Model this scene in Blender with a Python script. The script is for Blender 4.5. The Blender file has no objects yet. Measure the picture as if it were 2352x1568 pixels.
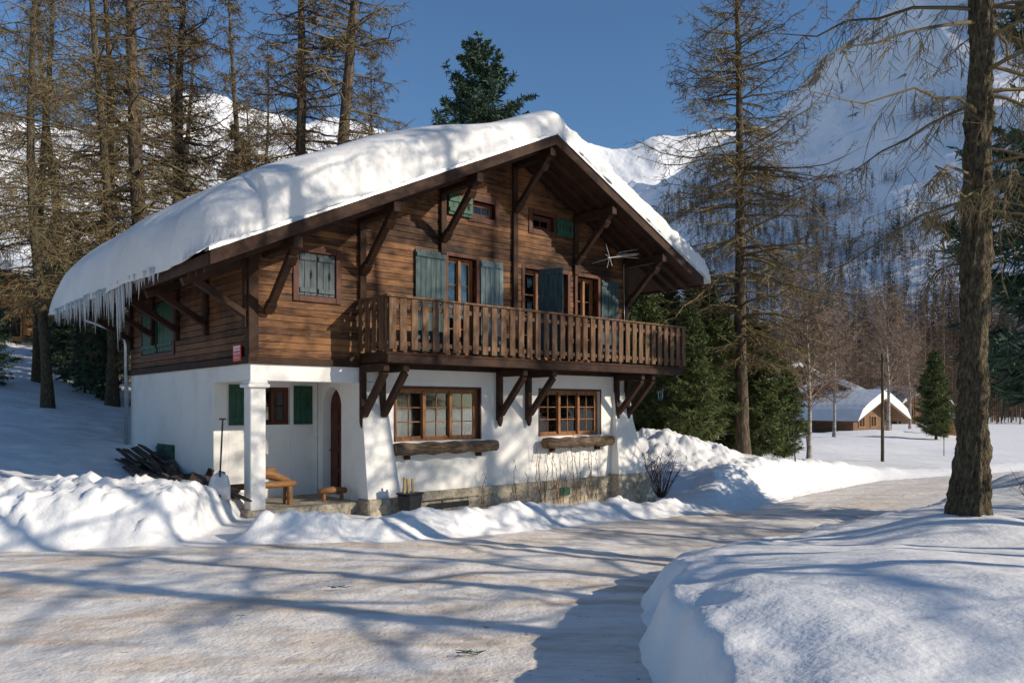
import bpy, math, random
import numpy as np
from mathutils import Vector, Matrix
random.seed(5)
A=math.radians(41.2); UX,UY=math.cos(A),math.sin(A); P0=(-4.835,14.4)
EYE=2.04
def L2W(s,w): return (P0[0]+UX*s-UY*w, P0[1]+UY*s+UX*w)
SC=bpy.context.scene
COL=SC.collection
# ------------------------------------------------------------------ helpers
def link(o,parent=None,label=None,cat=None,group=None,kind=None,loc=None,rot=None):
    COL.objects.link(o)
    if parent is not None: o.parent=parent
    if loc is not None: o.location=loc
    if rot is not None: o.rotation_euler=rot
    if label: o["label"]=label
    if cat: o["category"]=cat
    if group: o["group"]=group
    if kind: o["kind"]=kind
    return o
def empty(name,**k):
    o=bpy.data.objects.new(name,None); o.empty_display_size=.3
    return link(o,**k)
class MB:
    def __init__(s): s.V=[]; s.F=[]
    def add(s,vs,fs):
        b=len(s.V); s.V+= [tuple(v) for v in vs]; s.F+=[tuple(b+i for i in f) for f in fs]
    def box(s,x0,x1,y0,y1,z0,z1):
        s.add([(x0,y0,z0),(x1,y0,z0),(x1,y1,z0),(x0,y1,z0),(x0,y0,z1),(x1,y0,z1),(x1,y1,z1),(x0,y1,z1)],
              [(0,3,2,1),(4,5,6,7),(0,1,5,4),(1,2,6,5),(2,3,7,6),(3,0,4,7)])
    def hexa(s,b,t):
        s.add(list(b)+list(t),[(0,3,2,1),(4,5,6,7),(0,1,5,4),(1,2,6,5),(2,3,7,6),(3,0,4,7)])
    def prism(s,poly,y0,y1):
        n=len(poly)
        s.add([(x,y0,z) for x,z in poly]+[(x,y1,z) for x,z in poly],
          [tuple(range(n)),tuple(range(2*n-1,n-1,-1))]+[(i,i+n,(i+1)%n+n,(i+1)%n) for i in range(n)])
    def beam(s,p,q,w,h,up=(0,0,1)):
        p=Vector(p);q=Vector(q);d=(q-p).normalized(); up=Vector(up)
        if abs(d.dot(up))>.98: up=Vector((0,1,0))
        a=d.cross(up).normalized()*(w/2); b=a.cross(d).normalized()*(h/2)
        s.hexa([p-a-b,p+a-b,p+a+b,p-a+b],[q-a-b,q+a-b,q+a+b,q-a+b])
    def tube(s,pts,rad,n=8,cap=True):
        pts=[Vector(p) for p in pts]; base=len(s.V)
        ref=Vector((.31,.2,.93))
        for i,p in enumerate(pts):
            d=(pts[min(i+1,len(pts)-1)]-pts[max(i-1,0)]).normalized()
            r=ref if abs(d.dot(ref))<.95 else Vector((1,0,0))
            a=d.cross(r).normalized(); b=d.cross(a)
            rr=rad[i] if hasattr(rad,'__len__') else rad
            for k in range(n):
                t=2*math.pi*k/n; s.V.append(tuple(p+a*math.cos(t)*rr+b*math.sin(t)*rr))
        for i in range(len(pts)-1):
            for k in range(n):
                s.F.append((base+i*n+k,base+i*n+(k+1)%n,base+(i+1)*n+(k+1)%n,base+(i+1)*n+k))
        if cap:
            s.F.append(tuple(base+k for k in range(n-1,-1,-1)))
            e=base+(len(pts)-1)*n; s.F.append(tuple(e+k for k in range(n)))
    def obj(s,name,mat,smooth=False,bevel=0,**k):
        me=bpy.data.meshes.new(name); me.from_pydata(s.V,[],s.F); me.update()
        mats=mat if isinstance(mat,list) else [mat]
        for m in mats: me.materials.append(m)
        if smooth: me.polygons.foreach_set('use_smooth',[True]*len(me.polygons))
        o=bpy.data.objects.new(name,me); link(o,**k)
        if bevel:
            b=o.modifiers.new('bev','BEVEL'); b.width=bevel; b.segments=1; b.limit_method='ANGLE'
        return o
def qmesh(name,V,Q,mat,smooth=False):
    me=bpy.data.meshes.new(name); V=np.asarray(V,dtype=np.float32); Q=np.asarray(Q,dtype=np.int32)
    me.vertices.add(len(V)); me.vertices.foreach_set('co',V.ravel())
    me.loops.add(Q.size); me.loops.foreach_set('vertex_index',Q.ravel())
    me.polygons.add(len(Q)); me.polygons.foreach_set('loop_start',np.arange(0,Q.size,4,dtype=np.int32))
    if smooth: me.polygons.foreach_set('use_smooth',np.ones(len(Q),dtype=bool))
    me.update(calc_edges=True); me.validate()
    me.materials.append(mat)
    return me
# ------------------------------------------------------------------ noise
def _h(ix,iy,seed):
    n=(ix.astype(np.int64)*374761393+iy.astype(np.int64)*668265263+seed*1442695041)&0xffffffff
    n=((n^(n>>13))*1274126177)&0xffffffff
    n=n^(n>>16)
    return (n&0xffff)/65535.0
def vn(x,y,seed=0):
    x=np.asarray(x,dtype=float);y=np.asarray(y,dtype=float)
    ix=np.floor(x);iy=np.floor(y);fx=x-ix;fy=y-iy
    fx=fx*fx*fx*(fx*(fx*6-15)+10);fy=fy*fy*fy*(fy*(fy*6-15)+10)
    a=_h(ix,iy,seed);b=_h(ix+1,iy,seed);c=_h(ix,iy+1,seed);d=_h(ix+1,iy+1,seed)
    return (a*(1-fx)+b*fx)*(1-fy)+(c*(1-fx)+d*fx)*fy
def fbm(x,y,seed=0,o=4,g=.5):
    s=0;a=1;t=0
    for i in range(o):
        s=s+a*(vn(x,y,seed+i)*2-1);t+=a;a*=g;x,y=x*1.62-y*1.21+3.1,x*1.21+y*1.62+1.7
    return s/t
def sm(a,b,x):
    t=np.clip((np.asarray(x,dtype=float)-a)/(b-a),0,1);return t*t*(3-2*t)
# ------------------------------------------------------------------ materials
def newmat(name):
    m=bpy.data.materials.new(name);m.use_nodes=True;nt=m.node_tree
    b=nt.nodes['Principled BSDF'];return m,nt,b
def N(nt,t,**k):
    n=nt.nodes.new(t)
    for a,v in k.items():
        if a in n.inputs.keys(): n.inputs[a].default_value=v
        else: setattr(n,a,v)
    return n
def nmat(name,cols,scale=(1,1,1),ns=5,rough=.8,bump=0,bscale=None,bdist=.02,detail=6,spec=.3,coord='Object',lo=.3,hi=.7,metal=0):
    m,nt,b=newmat(name);L=nt.links
    tc=N(nt,'ShaderNodeTexCoord');mp=N(nt,'ShaderNodeMapping');mp.inputs['Scale'].default_value=scale
    L.new(tc.outputs[coord],mp.inputs[0])
    n=N(nt,'ShaderNodeTexNoise');n.inputs['Scale'].default_value=ns;n.inputs['Detail'].default_value=detail;n.inputs['Roughness'].default_value=.62
    L.new(mp.outputs[0],n.inputs['Vector'])
    r=N(nt,'ShaderNodeValToRGB');L.new(n.outputs['Fac'],r.inputs[0])
    e=r.color_ramp.elements
    k=len(cols)
    e[0].position=lo;e[0].color=(*cols[0],1);e[1].position=hi;e[1].color=(*cols[-1],1)
    for i in range(1,k-1):
        x=e.new(lo+(hi-lo)*i/(k-1));x.color=(*cols[i],1)
    L.new(r.outputs[0],b.inputs['Base Color'])
    b.inputs['Roughness'].default_value=rough;b.inputs['Specular IOR Level'].default_value=spec;b.inputs['Metallic'].default_value=metal
    if bump:
        n2=N(nt,'ShaderNodeTexNoise');n2.inputs['Scale'].default_value=bscale or ns;n2.inputs['Detail'].default_value=8
        L.new(mp.outputs[0],n2.inputs['Vector'])
        bp=N(nt,'ShaderNodeBump');bp.inputs['Strength'].default_value=bump;bp.inputs['Distance'].default_value=bdist
        L.new(n2.outputs['Fac'],bp.inputs['Height']);L.new(bp.outputs[0],b.inputs['Normal'])
    return m
ROW=.132
def plankmat(name,dark,mid,light,axis='z',row=ROW,streak=(1,1,14)):
    m,nt,b=newmat(name);L=nt.links
    tc=N(nt,'ShaderNodeTexCoord')
    mp=N(nt,'ShaderNodeMapping');mp.inputs['Scale'].default_value=streak;L.new(tc.outputs['Object'],mp.inputs[0])
    n=N(nt,'ShaderNodeTexNoise');n.inputs['Scale'].default_value=2.2;n.inputs['Detail'].default_value=9;n.inputs['Roughness'].default_value=.7;L.new(mp.outputs[0],n.inputs['Vector'])
    n3=N(nt,'ShaderNodeTexNoise');n3.inputs['Scale'].default_value=.8;n3.inputs['Detail'].default_value=7;n3.inputs['Roughness'].default_value=.65;L.new(tc.outputs['Object'],n3.inputs['Vector'])
    sx=N(nt,'ShaderNodeSeparateXYZ');L.new(tc.outputs['Object'],sx.inputs[0])
    dv=N(nt,'ShaderNodeMath',operation='MULTIPLY_ADD');dv.inputs[1].default_value=1/row;dv.inputs[2].default_value=-2.872/row+.03;L.new(sx.outputs[{'x':0,'y':1,'z':2}[axis]],dv.inputs[0])
    fl=N(nt,'ShaderNodeMath',operation='FLOOR');L.new(dv.outputs[0],fl.inputs[0])
    wn=N(nt,'ShaderNodeTexWhiteNoise',noise_dimensions='1D');L.new(fl.outputs[0],wn.inputs['W'])
    a1=N(nt,'ShaderNodeMath',operation='MULTIPLY_ADD');a1.inputs[1].default_value=.2;L.new(wn.outputs['Value'],a1.inputs[0]);L.new(n.outputs['Fac'],a1.inputs[2])
    a2=N(nt,'ShaderNodeMath',operation='MULTIPLY_ADD');a2.inputs[1].default_value=1.1;L.new(n3.outputs['Fac'],a2.inputs[0]);L.new(a1.outputs[0],a2.inputs[2])
    r=N(nt,'ShaderNodeValToRGB');
    sb=N(nt,'ShaderNodeMath',operation='SUBTRACT');sb.inputs[1].default_value=.42;L.new(a2.outputs[0],sb.inputs[0])
    L.new(sb.outputs[0],r.inputs[0]);e=r.color_ramp.elements
    e[0].position=.52;e[0].color=(*dark,1);e[1].position=.9;e[1].color=(*light,1);x=e.new(.68);x.color=(*mid,1)
    vo=N(nt,'ShaderNodeTexVoronoi');vo.inputs['Scale'].default_value=1;mk=N(nt,'ShaderNodeMapping');mk.inputs['Scale'].default_value=(2.4,2.4,1/row);L.new(tc.outputs['Object'],mk.inputs[0]);L.new(mk.outputs[0],vo.inputs['Vector'])
    kr=N(nt,'ShaderNodeValToRGB');L.new(vo.outputs['Distance'],kr.inputs[0]);ke=kr.color_ramp.elements;ke[0].position=.05;ke[0].color=(.15,.15,.15,1);ke[1].position=.13;ke[1].color=(1,1,1,1)
    mx=N(nt,'ShaderNodeMix',data_type='RGBA',blend_type='MULTIPLY');mx.inputs[0].default_value=.8;L.new(r.outputs[0],mx.inputs[6]);L.new(kr.outputs[0],mx.inputs[7])
    L.new(mx.outputs[2],b.inputs['Base Color']);b.inputs['Roughness'].default_value=.68;b.inputs['Specular IOR Level'].default_value=.25
    bp=N(nt,'ShaderNodeBump');bp.inputs['Strength'].default_value=.6;bp.inputs['Distance'].default_value=.012
    L.new(n.outputs['Fac'],bp.inputs['Height']);L.new(bp.outputs[0],b.inputs['Normal'])
    return m
M={}
M['plankH']=plankmat('weathered_larch_planks',(.018,.009,.005),(.088,.039,.017),(.245,.113,.045))
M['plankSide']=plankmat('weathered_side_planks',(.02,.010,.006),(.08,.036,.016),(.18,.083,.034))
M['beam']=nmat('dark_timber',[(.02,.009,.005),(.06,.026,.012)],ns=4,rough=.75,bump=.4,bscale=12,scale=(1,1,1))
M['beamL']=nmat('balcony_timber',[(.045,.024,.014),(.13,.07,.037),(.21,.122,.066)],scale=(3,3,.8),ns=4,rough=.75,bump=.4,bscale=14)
M['plaster']=nmat('white_plaster',[(.60,.57,.52),(.74,.71,.66),(.78,.755,.71)],ns=1.3,rough=.9,bump=.4,bscale=22,bdist=.015,lo=.25,hi=.55,detail=9)
M['shutter']=nmat('teal_shutter_paint',[(.016,.038,.042),(.033,.068,.074),(.07,.10,.105)],scale=(6,6,1),ns=3,rough=.6,bump=.3,bscale=9)
M['shutterGlare']=nmat('sun_glare_shutter_paint',[(.07,.11,.115),(.15,.2,.2),(.24,.28,.27)],scale=(6,6,1),ns=3,rough=.6,bump=.3,bscale=9)  # teal paint lightened: sun glare on this one shutter is put into the colour
M['shutterG']=nmat('green_shutter_paint',[(.014,.05,.03),(.03,.1,.06)],scale=(6,6,1),ns=3,rough=.55,bump=.3,bscale=9)
M['shutterGrey']=nmat('faded_shutter_paint',[(.045,.06,.065),(.11,.135,.145)],scale=(8,8,1),ns=3,rough=.7,bump=.3,bscale=9)
M['winwood']=nmat('varnished_window_wood',[(.14,.052,.018),(.32,.14,.052)],scale=(3,3,1),ns=4,rough=.5,bump=.2,bscale=10)
M['redwood']=nmat('dark_red_wood',[(.05,.016,.009),(.12,.038,.019)],scale=(3,3,1),ns=4,rough=.6,bump=.2,bscale=10)
M['metal']=nmat('zinc_edge',[(.35,.36,.37),(.55,.56,.57)],ns=6,rough=.4,metal=.8)
M['alu']=nmat('pale_aluminium',[(.5,.5,.5),(.68,.68,.68)],ns=6,rough=.45,metal=.3)
M['iron']=nmat('dark_iron',[(.02,.02,.02),(.05,.05,.05)],ns=6,rough=.5,metal=.5)
M['black']=nmat('black_plastic',[(.01,.012,.013),(.025,.028,.03)],ns=6,rough=.4)
M['log']=nmat('bark_log',[(.045,.028,.018),(.12,.08,.05),(.24,.18,.125)],scale=(1,6,6),ns=4,rough=.9,bump=.8,bscale=9,bdist=.03)
M['honey']=nmat('honey_log_wood',[(.13,.055,.02),(.28,.14,.055)],scale=(1,5,5),ns=4,rough=.6,bump=.3,bscale=9)
M['splitwood']=nmat('pale_split_wood',[(.3,.2,.08),(.5,.36,.17)],scale=(5,5,1),ns=4,rough=.7)
M['oldplank']=nmat('grey_old_planks',[(.022,.016,.012),(.075,.05,.036),(.18,.14,.11)],ns=3,rough=.9,bump=.5,bscale=14)
M['bark']=nmat('larch_bark',[(.025,.018,.013),(.085,.062,.042),(.17,.13,.09)],scale=(4,4,1),ns=2.5,rough=.95,bump=1,bscale=4,bdist=.06,detail=9)
M['barkmoss']=nmat('lichen_bark',[(.025,.019,.013),(.08,.06,.038),(.15,.12,.068),(.24,.2,.12)],scale=(6,6,2.2),ns=5,rough=.95,bump=1,bscale=9,bdist=.1,detail=12)
M['twig']=nmat('larch_twigs',[(.06,.046,.027),(.15,.114,.062),(.26,.2,.10)],ns=.6,rough=.95,spec=.1)
M['twigdark']=nmat('brown_twigs',[(.05,.037,.026),(.13,.093,.058),(.19,.145,.088)],ns=.6,rough=.95,spec=.1)
M['twigred']=nmat('russet_twigs',[(.17,.12,.09),(.33,.245,.19)],ns=.4,rough=.95,spec=.1)
M['needle']=nmat('fir_needles',[(.028,.048,.036),(.065,.11,.07),(.13,.18,.11)],ns=1.2,rough=.7,spec=.3)
M['needleY']=nmat('pine_needles',[(.036,.052,.018),(.095,.12,.04),(.17,.185,.06)],ns=1.0,rough=.8,spec=.25)
M['birch']=nmat('birch_bark',[(.12,.1,.08),(.5,.46,.42)],scale=(1,1,6),ns=2,rough=.8)
M['forest']=nmat('distant_larch_twigs',[(.065,.045,.034),(.14,.097,.068),(.22,.155,.108)],ns=.03,rough=1,spec=.05)
M['forestG']=nmat('distant_fir_needles',[(.018,.03,.023),(.045,.065,.045)],ns=.05,rough=1,spec=.05)
M['curtain']=nmat('cream_curtain',[(.4,.31,.18),(.55,.46,.3)],scale=(8,1,1),ns=3,rough=.9)
M['red']=nmat('red_sign_paint',[(.55,.03,.02),(.62,.05,.04)],ns=3,rough=.4)
M['white']=nmat('white_paint',[(.75,.75,.73),(.82,.82,.8)],ns=3,rough=.5)
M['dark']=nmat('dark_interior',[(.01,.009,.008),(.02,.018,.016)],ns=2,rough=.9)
M['orangewood']=nmat('new_orange_timber',[(.3,.13,.04),(.5,.25,.09)],scale=(1,1,8),ns=1.5,rough=.7)
M['brownwood']=nmat('far_brown_timber',[(.09,.05,.03),(.22,.13,.075)],scale=(1,1,8),ns=1.5,rough=.8)
M['shrubtwig']=nmat('shrub_twigs',[(.06,.03,.02),(.14,.07,.045)],ns=3,rough=.9)
M['vine']=nmat('dry_vine',[(.16,.08,.035),(.3,.17,.09)],ns=6,rough=.9)
def glassmat():
    m,nt,b=newmat('window_glass');L=nt.links
    out=nt.nodes['Material Output']
    tr=N(nt,'ShaderNodeBsdfTransparent');tr.inputs[0].default_value=(.7,.74,.72,1)
    gl=N(nt,'ShaderNodeBsdfGlossy');gl.inputs['Roughness'].default_value=.03;gl.inputs[0].default_value=(.9,.9,.9,1)
    fr=N(nt,'ShaderNodeFresnel');fr.inputs[0].default_value=1.6
    mx=N(nt,'ShaderNodeMixShader');L.new(fr.outputs[0],mx.inputs[0]);L.new(tr.outputs[0],mx.inputs[1]);L.new(gl.outputs[0],mx.inputs[2]);L.new(mx.outputs[0],out.inputs[0])
    return m
M['glass']=glassmat()
def snowmat(name,c1,c2,b1=.5,s1=3,b2=.35,s2=25,rough=.6,dirt=None,bd=.08):
    m,nt,b=newmat(name);L=nt.links
    tc=N(nt,'ShaderNodeTexCoord')
    n=N(nt,'ShaderNodeTexNoise');n.inputs['Scale'].default_value=.7;n.inputs['Detail'].default_value=8;L.new(tc.outputs['Object'],n.inputs['Vector'])
    r=N(nt,'ShaderNodeValToRGB');e=r.color_ramp.elements;e[0].position=.35;e[0].color=(*c1,1);e[1].position=.62;e[1].color=(*c2,1);L.new(n.outputs['Fac'],r.inputs[0])
    col=r.outputs[0];rg=None
    if dirt:
        mp=N(nt,'ShaderNodeMapping');mp.inputs['Scale'].default_value=(.35,1.3,1);mp.inputs['Rotation'].default_value=(0,0,-.35);L.new(tc.outputs['Object'],mp.inputs[0])
        nd=N(nt,'ShaderNodeTexNoise');nd.inputs['Scale'].default_value=1.3;nd.inputs['Detail'].default_value=12;nd.inputs['Roughness'].default_value=.72;L.new(mp.outputs[0],nd.inputs['Vector'])
        rd=N(nt,'ShaderNodeValToRGB');e=rd.color_ramp.elements;e[0].position=.44;e[0].color=(0,0,0,1);e[1].position=.64;e[1].color=(1,1,1,1);L.new(nd.outputs['Fac'],rd.inputs[0])
        mx=N(nt,'ShaderNodeMix',data_type='RGBA');L.new(rd.outputs[0],mx.inputs[0]);L.new(col,mx.inputs[6]);mx.inputs[7].default_value=(*dirt,1);col=mx.outputs[2]
        ns=N(nt,'ShaderNodeTexNoise');ns.inputs['Scale'].default_value=11;ns.inputs['Detail'].default_value=6;L.new(tc.outputs['Object'],ns.inputs['Vector'])
        rs=N(nt,'ShaderNodeValToRGB');e=rs.color_ramp.elements;e[0].position=.66;e[0].color=(0,0,0,1);e[1].position=.76;e[1].color=(1,1,1,1);L.new(ns.outputs['Fac'],rs.inputs[0])
        m2=N(nt,'ShaderNodeMix',data_type='RGBA');L.new(rs.outputs[0],m2.inputs[0]);L.new(col,m2.inputs[6]);m2.inputs[7].default_value=(.3,.21,.13,1);col=m2.outputs[2]
        rr=N(nt,'ShaderNodeMapRange');rr.inputs[1].default_value=.35;rr.inputs[2].default_value=.65;rr.inputs[3].default_value=.25;rr.inputs[4].default_value=.65;L.new(nd.outputs['Fac'],rr.inputs[0]);rg=rr.outputs[0]
    L.new(col,b.inputs['Base Color']);b.inputs['Roughness'].default_value=rough;b.inputs['Specular IOR Level'].default_value=.3
    if rg: L.new(rg,b.inputs['Roughness'])
    na=N(nt,'ShaderNodeTexNoise');na.inputs['Scale'].default_value=s1;na.inputs['Detail'].default_value=6;L.new(tc.outputs['Object'],na.inputs['Vector'])
    nb=N(nt,'ShaderNodeTexNoise');nb.inputs['Scale'].default_value=s2;nb.inputs['Detail'].default_value=4;L.new(tc.outputs['Object'],nb.inputs['Vector'])
    ba=N(nt,'ShaderNodeBump');ba.inputs['Strength'].default_value=b1;ba.inputs['Distance'].default_value=bd;L.new(na.outputs['Fac'],ba.inputs['Height'])
    bb=N(nt,'ShaderNodeBump');bb.inputs['Strength'].default_value=b2;bb.inputs['Distance'].default_value=.015;L.new(nb.outputs['Fac'],bb.inputs['Height']);L.new(ba.outputs[0],bb.inputs['Normal'])
    L.new(bb.outputs[0],b.inputs['Normal'])
    return m
M['snow']=snowmat('snow',(.83,.81,.785),(.89,.875,.85),b1=.45,s1=2.5,b2=.5,s2=22)
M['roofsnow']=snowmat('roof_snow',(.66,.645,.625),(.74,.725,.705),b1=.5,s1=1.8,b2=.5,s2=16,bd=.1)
M['road']=snowmat('packed_snow_road',(.80,.745,.68),(.90,.865,.815),b1=.5,s1=4,b2=.7,s2=26,rough=.4,dirt=(.60,.47,.345))
def stonemat():
    m,nt,b=newmat('granite_base');L=nt.links
    tc=N(nt,'ShaderNodeTexCoord')
    n0=N(nt,'ShaderNodeTexNoise');n0.inputs['Scale'].default_value=2.2;n0.inputs['Detail'].default_value=9;n0.inputs['Roughness'].default_value=.65;L.new(tc.outputs['Object'],n0.inputs['Vector'])
    r=N(nt,'ShaderNodeValToRGB');L.new(n0.outputs['Fac'],r.inputs[0]);e=r.color_ramp.elements;e[0].position=.3;e[0].color=(.25,.205,.145,1);e[1].position=.66;e[1].color=(.5,.43,.32,1)
    n=N(nt,'ShaderNodeTexNoise');n.inputs['Scale'].default_value=14;n.inputs['Detail'].default_value=9;L.new(tc.outputs['Object'],n.inputs['Vector'])
    r2=N(nt,'ShaderNodeValToRGB');L.new(n.outputs['Fac'],r2.inputs[0]);e=r2.color_ramp.elements;e[0].position=.35;e[0].color=(.6,.6,.6,1);e[1].position=.65;e[1].color=(1.1,1.1,1.1,1)
    mx=N(nt,'ShaderNodeMix',data_type='RGBA',blend_type='MULTIPLY');mx.inputs[0].default_value=1;L.new(r.outputs[0],mx.inputs[6]);L.new(r2.outputs[0],mx.inputs[7])
    L.new(mx.outputs[2],b.inputs['Base Color']);b.inputs['Roughness'].default_value=.9
    bp=N(nt,'ShaderNodeBump');bp.inputs['Strength'].default_value=.8;bp.inputs['Distance'].default_value=.04;L.new(n.outputs['Fac'],bp.inputs['Height']);L.new(bp.outputs[0],b.inputs['Normal'])
    return m
M['stone']=stonemat()
def icemat():
    m,nt,b=newmat('ice')
    n=N(nt,'ShaderNodeTexNoise');n.inputs['Scale'].default_value=6
    r=N(nt,'ShaderNodeValToRGB');r.color_ramp.elements[0].color=(.6,.64,.66,1);r.color_ramp.elements[1].color=(.85,.87,.88,1)
    nt.links.new(n.outputs['Fac'],r.inputs[0]);nt.links.new(r.outputs[0],b.inputs['Base Color'])
    b.inputs['Roughness'].default_value=.12;b.inputs['Transmission Weight'].default_value=.5;b.inputs['IOR'].default_value=1.31
    return m
M['ice']=icemat()
def mountmat(name,rock=.5,soft=.07,rc=(.2,.17,.15)):
    m,nt,b=newmat(name);L=nt.links
    g=N(nt,'ShaderNodeNewGeometry')
    n=N(nt,'ShaderNodeTexNoise');n.inputs['Scale'].default_value=.012;n.inputs['Detail'].default_value=12;n.inputs['Roughness'].default_value=.65;L.new(g.outputs['Position'],n.inputs['Vector'])
    n2=N(nt,'ShaderNodeTexNoise');n2.inputs['Scale'].default_value=.11;n2.inputs['Detail'].default_value=8;n2.inputs['Roughness'].default_value=.7;L.new(g.outputs['Position'],n2.inputs['Vector'])
    sx=N(nt,'ShaderNodeSeparateXYZ');L.new(g.outputs['Normal'],sx.inputs[0])
    a=N(nt,'ShaderNodeMath',operation='MULTIPLY_ADD');a.inputs[1].default_value=-.35;a.inputs[2].default_value=.52;L.new(sx.outputs[2],a.inputs[0])
    c=N(nt,'ShaderNodeMath',operation='MULTIPLY_ADD');c.inputs[1].default_value=.85;L.new(n.outputs['Fac'],c.inputs[0]);L.new(a.outputs[0],c.inputs[2])
    d=N(nt,'ShaderNodeMath',operation='MULTIPLY_ADD');d.inputs[1].default_value=.35;L.new(n2.outputs['Fac'],d.inputs[0]);L.new(c.outputs[0],d.inputs[2])
    r=N(nt,'ShaderNodeValToRGB');e=r.color_ramp.elements;e[0].position=rock;e[0].color=(.84,.84,.85,1);e[1].position=min(rock+soft,1);e[1].color=(*rc,1);L.new(d.outputs[0],r.inputs[0])
    L.new(r.outputs[0],b.inputs['Base Color']);b.inputs['Roughness'].default_value=.9;b.inputs['Specular IOR Level'].default_value=.1
    bp=N(nt,'ShaderNodeBump');bp.inputs['Strength'].default_value=.35;bp.inputs['Distance'].default_value=3;L.new(n2.outputs['Fac'],bp.inputs['Height']);L.new(bp.outputs[0],b.inputs['Normal'])
    return m
M['mount']=mountmat('mountain_snow_rock',rock=.95,soft=.05)
M['mountL']=mountmat('near_mountain_snow_rock',rock=.97,soft=.03,rc=(.2,.175,.16))
# ------------------------------------------------------------------ terrain
LE=[(-30,10.6),(-7,10.7),(-5.2,11.2),(-4.1,11.2),(-1.8,11.7),(.18,13.7),(2.57,16.8),(4.03,18.3),(9.6,25.0),(14,29.5),(24,35),(45,43)]
RE=[(.65,-12),(.8,4),(.95,5.8),(1.2,7.6),(1.75,9.2),(3.0,10.8),(5.3,13.2),(8.1,16.8),(11.2,20.5),(15.5,25),(25,30.5),(45,38)]
def dpoly(X,Y,pl):
    d=np.full(np.shape(X),1e9)
    for (x0,y0),(x1,y1) in zip(pl[:-1],pl[1:]):
        dx,dy=x1-x0,y1-y0;t=np.clip(((X-x0)*dx+(Y-y0)*dy)/(dx*dx+dy*dy),0,1)
        d=np.minimum(d,np.hypot(X-x0-t*dx,Y-y0-t*dy))
    return d
POLY=LE+RE[::-1]+[(-30,-12)]
def inpoly(X,Y):
    ins=np.zeros(np.shape(X),bool);n=len(POLY)
    for i in range(n):
        x0,y0=POLY[i];x1,y1=POLY[(i+1)%n]
        if y0==y1: continue
        c=((y0>Y)!=(y1>Y))&(X<(x1-x0)*(Y-y0)/(y1-y0)+x0);ins^=c
    return ins
def base(X,Y):
    q=(X-P0[0])*UX+(Y-P0[1])*UY;w=-(X-P0[0])*UY+(Y-P0[1])*UX
    z=-.06*np.clip(q,0,13)
    z=z+.155*np.clip(w-2.4,0,70)*(1-sm(3,10,q))*(1-sm(60,90,np.hypot(X,Y)))
    return z,q,w
TRX,TRY=5.9,10.0
def ground(X,Y):
    X=np.asarray(X,dtype=float);Y=np.asarray(Y,dtype=float)
    z,q,w=base(X,Y);ins=inpoly(X,Y);dL=dpoly(X,Y,LE);dR=dpoly(X,Y,RE)
    right=(~ins)&(dR<dL);left=(~ins)&(dL<=dR)
    jl=.16*fbm(X*1.1,Y*1.1,31,3)
    lump=fbm(X*1.7,Y*1.7,9,5,.55);lump2=np.abs(fbm(X*3.3,Y*3.3,15,4,.6))
    H=.45+.26*np.exp(-((Y-4.4)/3.4)**2)+.12*sm(10,13,Y)-.2*sm(18,28,Y)
    face=.86*sm(-.02,.30,dR+jl*1.5)+.14*sm(.1,1.0,dR)
    zr=H*face+.11*np.clip(dR-.3,0,2.0)*(1-.6*sm(18,26,Y))+.09*fbm(X*.45,Y*.45,3,4)*sm(0,.8,dR)+.014*fbm(X*3,Y*3,4,3)*sm(0,.3,dR)+.09*lump*np.exp(-((dR-.45)/.5)**2)
    zr=zr*(1-.75*sm(6,18,dR)*sm(14,24,Y))+.3*np.exp(-((X-TRX)**2+(Y-TRY)**2)/(2*.8**2))
    mL=1-sm(-5.4,-4.95,X+.15*lump)
    zl=mL*(.72*sm(0,1.15,dL+jl)*(1-.6*sm(1.9,4.2,dL))*(1+.3*lump)+.2*lump2*sm(.1,.7,dL)*(1-sm(3,6,dL)))
    mH=sm(-4.3,-3.8,X)*(1-sm(3.6,5.2,X))
    zl=zl+mH*(.35+.1*fbm(X*.8,Y*.8,77,3))*np.exp(-((dL-.8+jl)/.45)**2)*(1+.4*lump)+mH*.08*lump2*sm(0,.3,dL)*(1-sm(1.2,1.9,dL))
    mF=sm(4,6,X)
    zl=zl+mF*((.46+.1*fbm(X*.4,Y*.4,17,2))*np.exp(-((dL-1.3)/.8)**2)*(1+.3*lump)*(1-.5*sm(10,18,X))+.08*lump2*sm(0,.4,dL)*(1-sm(3,4,dL)))
    porch=1-sm(0,.5,np.maximum(np.maximum(-q-1.2,q-11.5),np.maximum(-w-1.0,w-9)))
    zl=zl+(1-porch)*(.10*fbm(X*.35,Y*.35,21,4)+.02*fbm(X*2,Y*2,22,3))*sm(.5,2.5,dL)
    zz=np.where(right,zr,np.where(left,zl,-.05))
    for (mx,my,mh,ms) in [(5.3,26.5,1.25,1.9),(8.2,31,.5,3),(3.5,31,1.2,4),(27,60,.45,4),(34,72,.7,4),(19,52,.35,3),(13.6,20.2,.4,1.4),(16.5,22.6,.35,1.4),(11,38.5,.3,2.5)]:
        zz=zz+np.where(ins,0,mh*np.exp(-((X-mx)**2+(Y-my)**2)/(2*ms*ms)))*(1+.2*lump)*np.where(ins,0,sm(0,1.5,np.minimum(dL,dR)))
    return z+zz
def gz(x,y): return float(ground(np.array([x]),np.array([y]))[0])
def axis(lo,hi,d,ext_lo,ext_hi,g=1.12):
    a=list(np.arange(lo,hi,d));s=d;x=lo;pre=[]
    while x>ext_lo: s*=g;x-=s;pre.append(x)
    s=d;x=a[-1];post=[]
    while x<ext_hi: s*=g;x+=s;post.append(x)
    return np.array(pre[::-1]+a+post)
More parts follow.
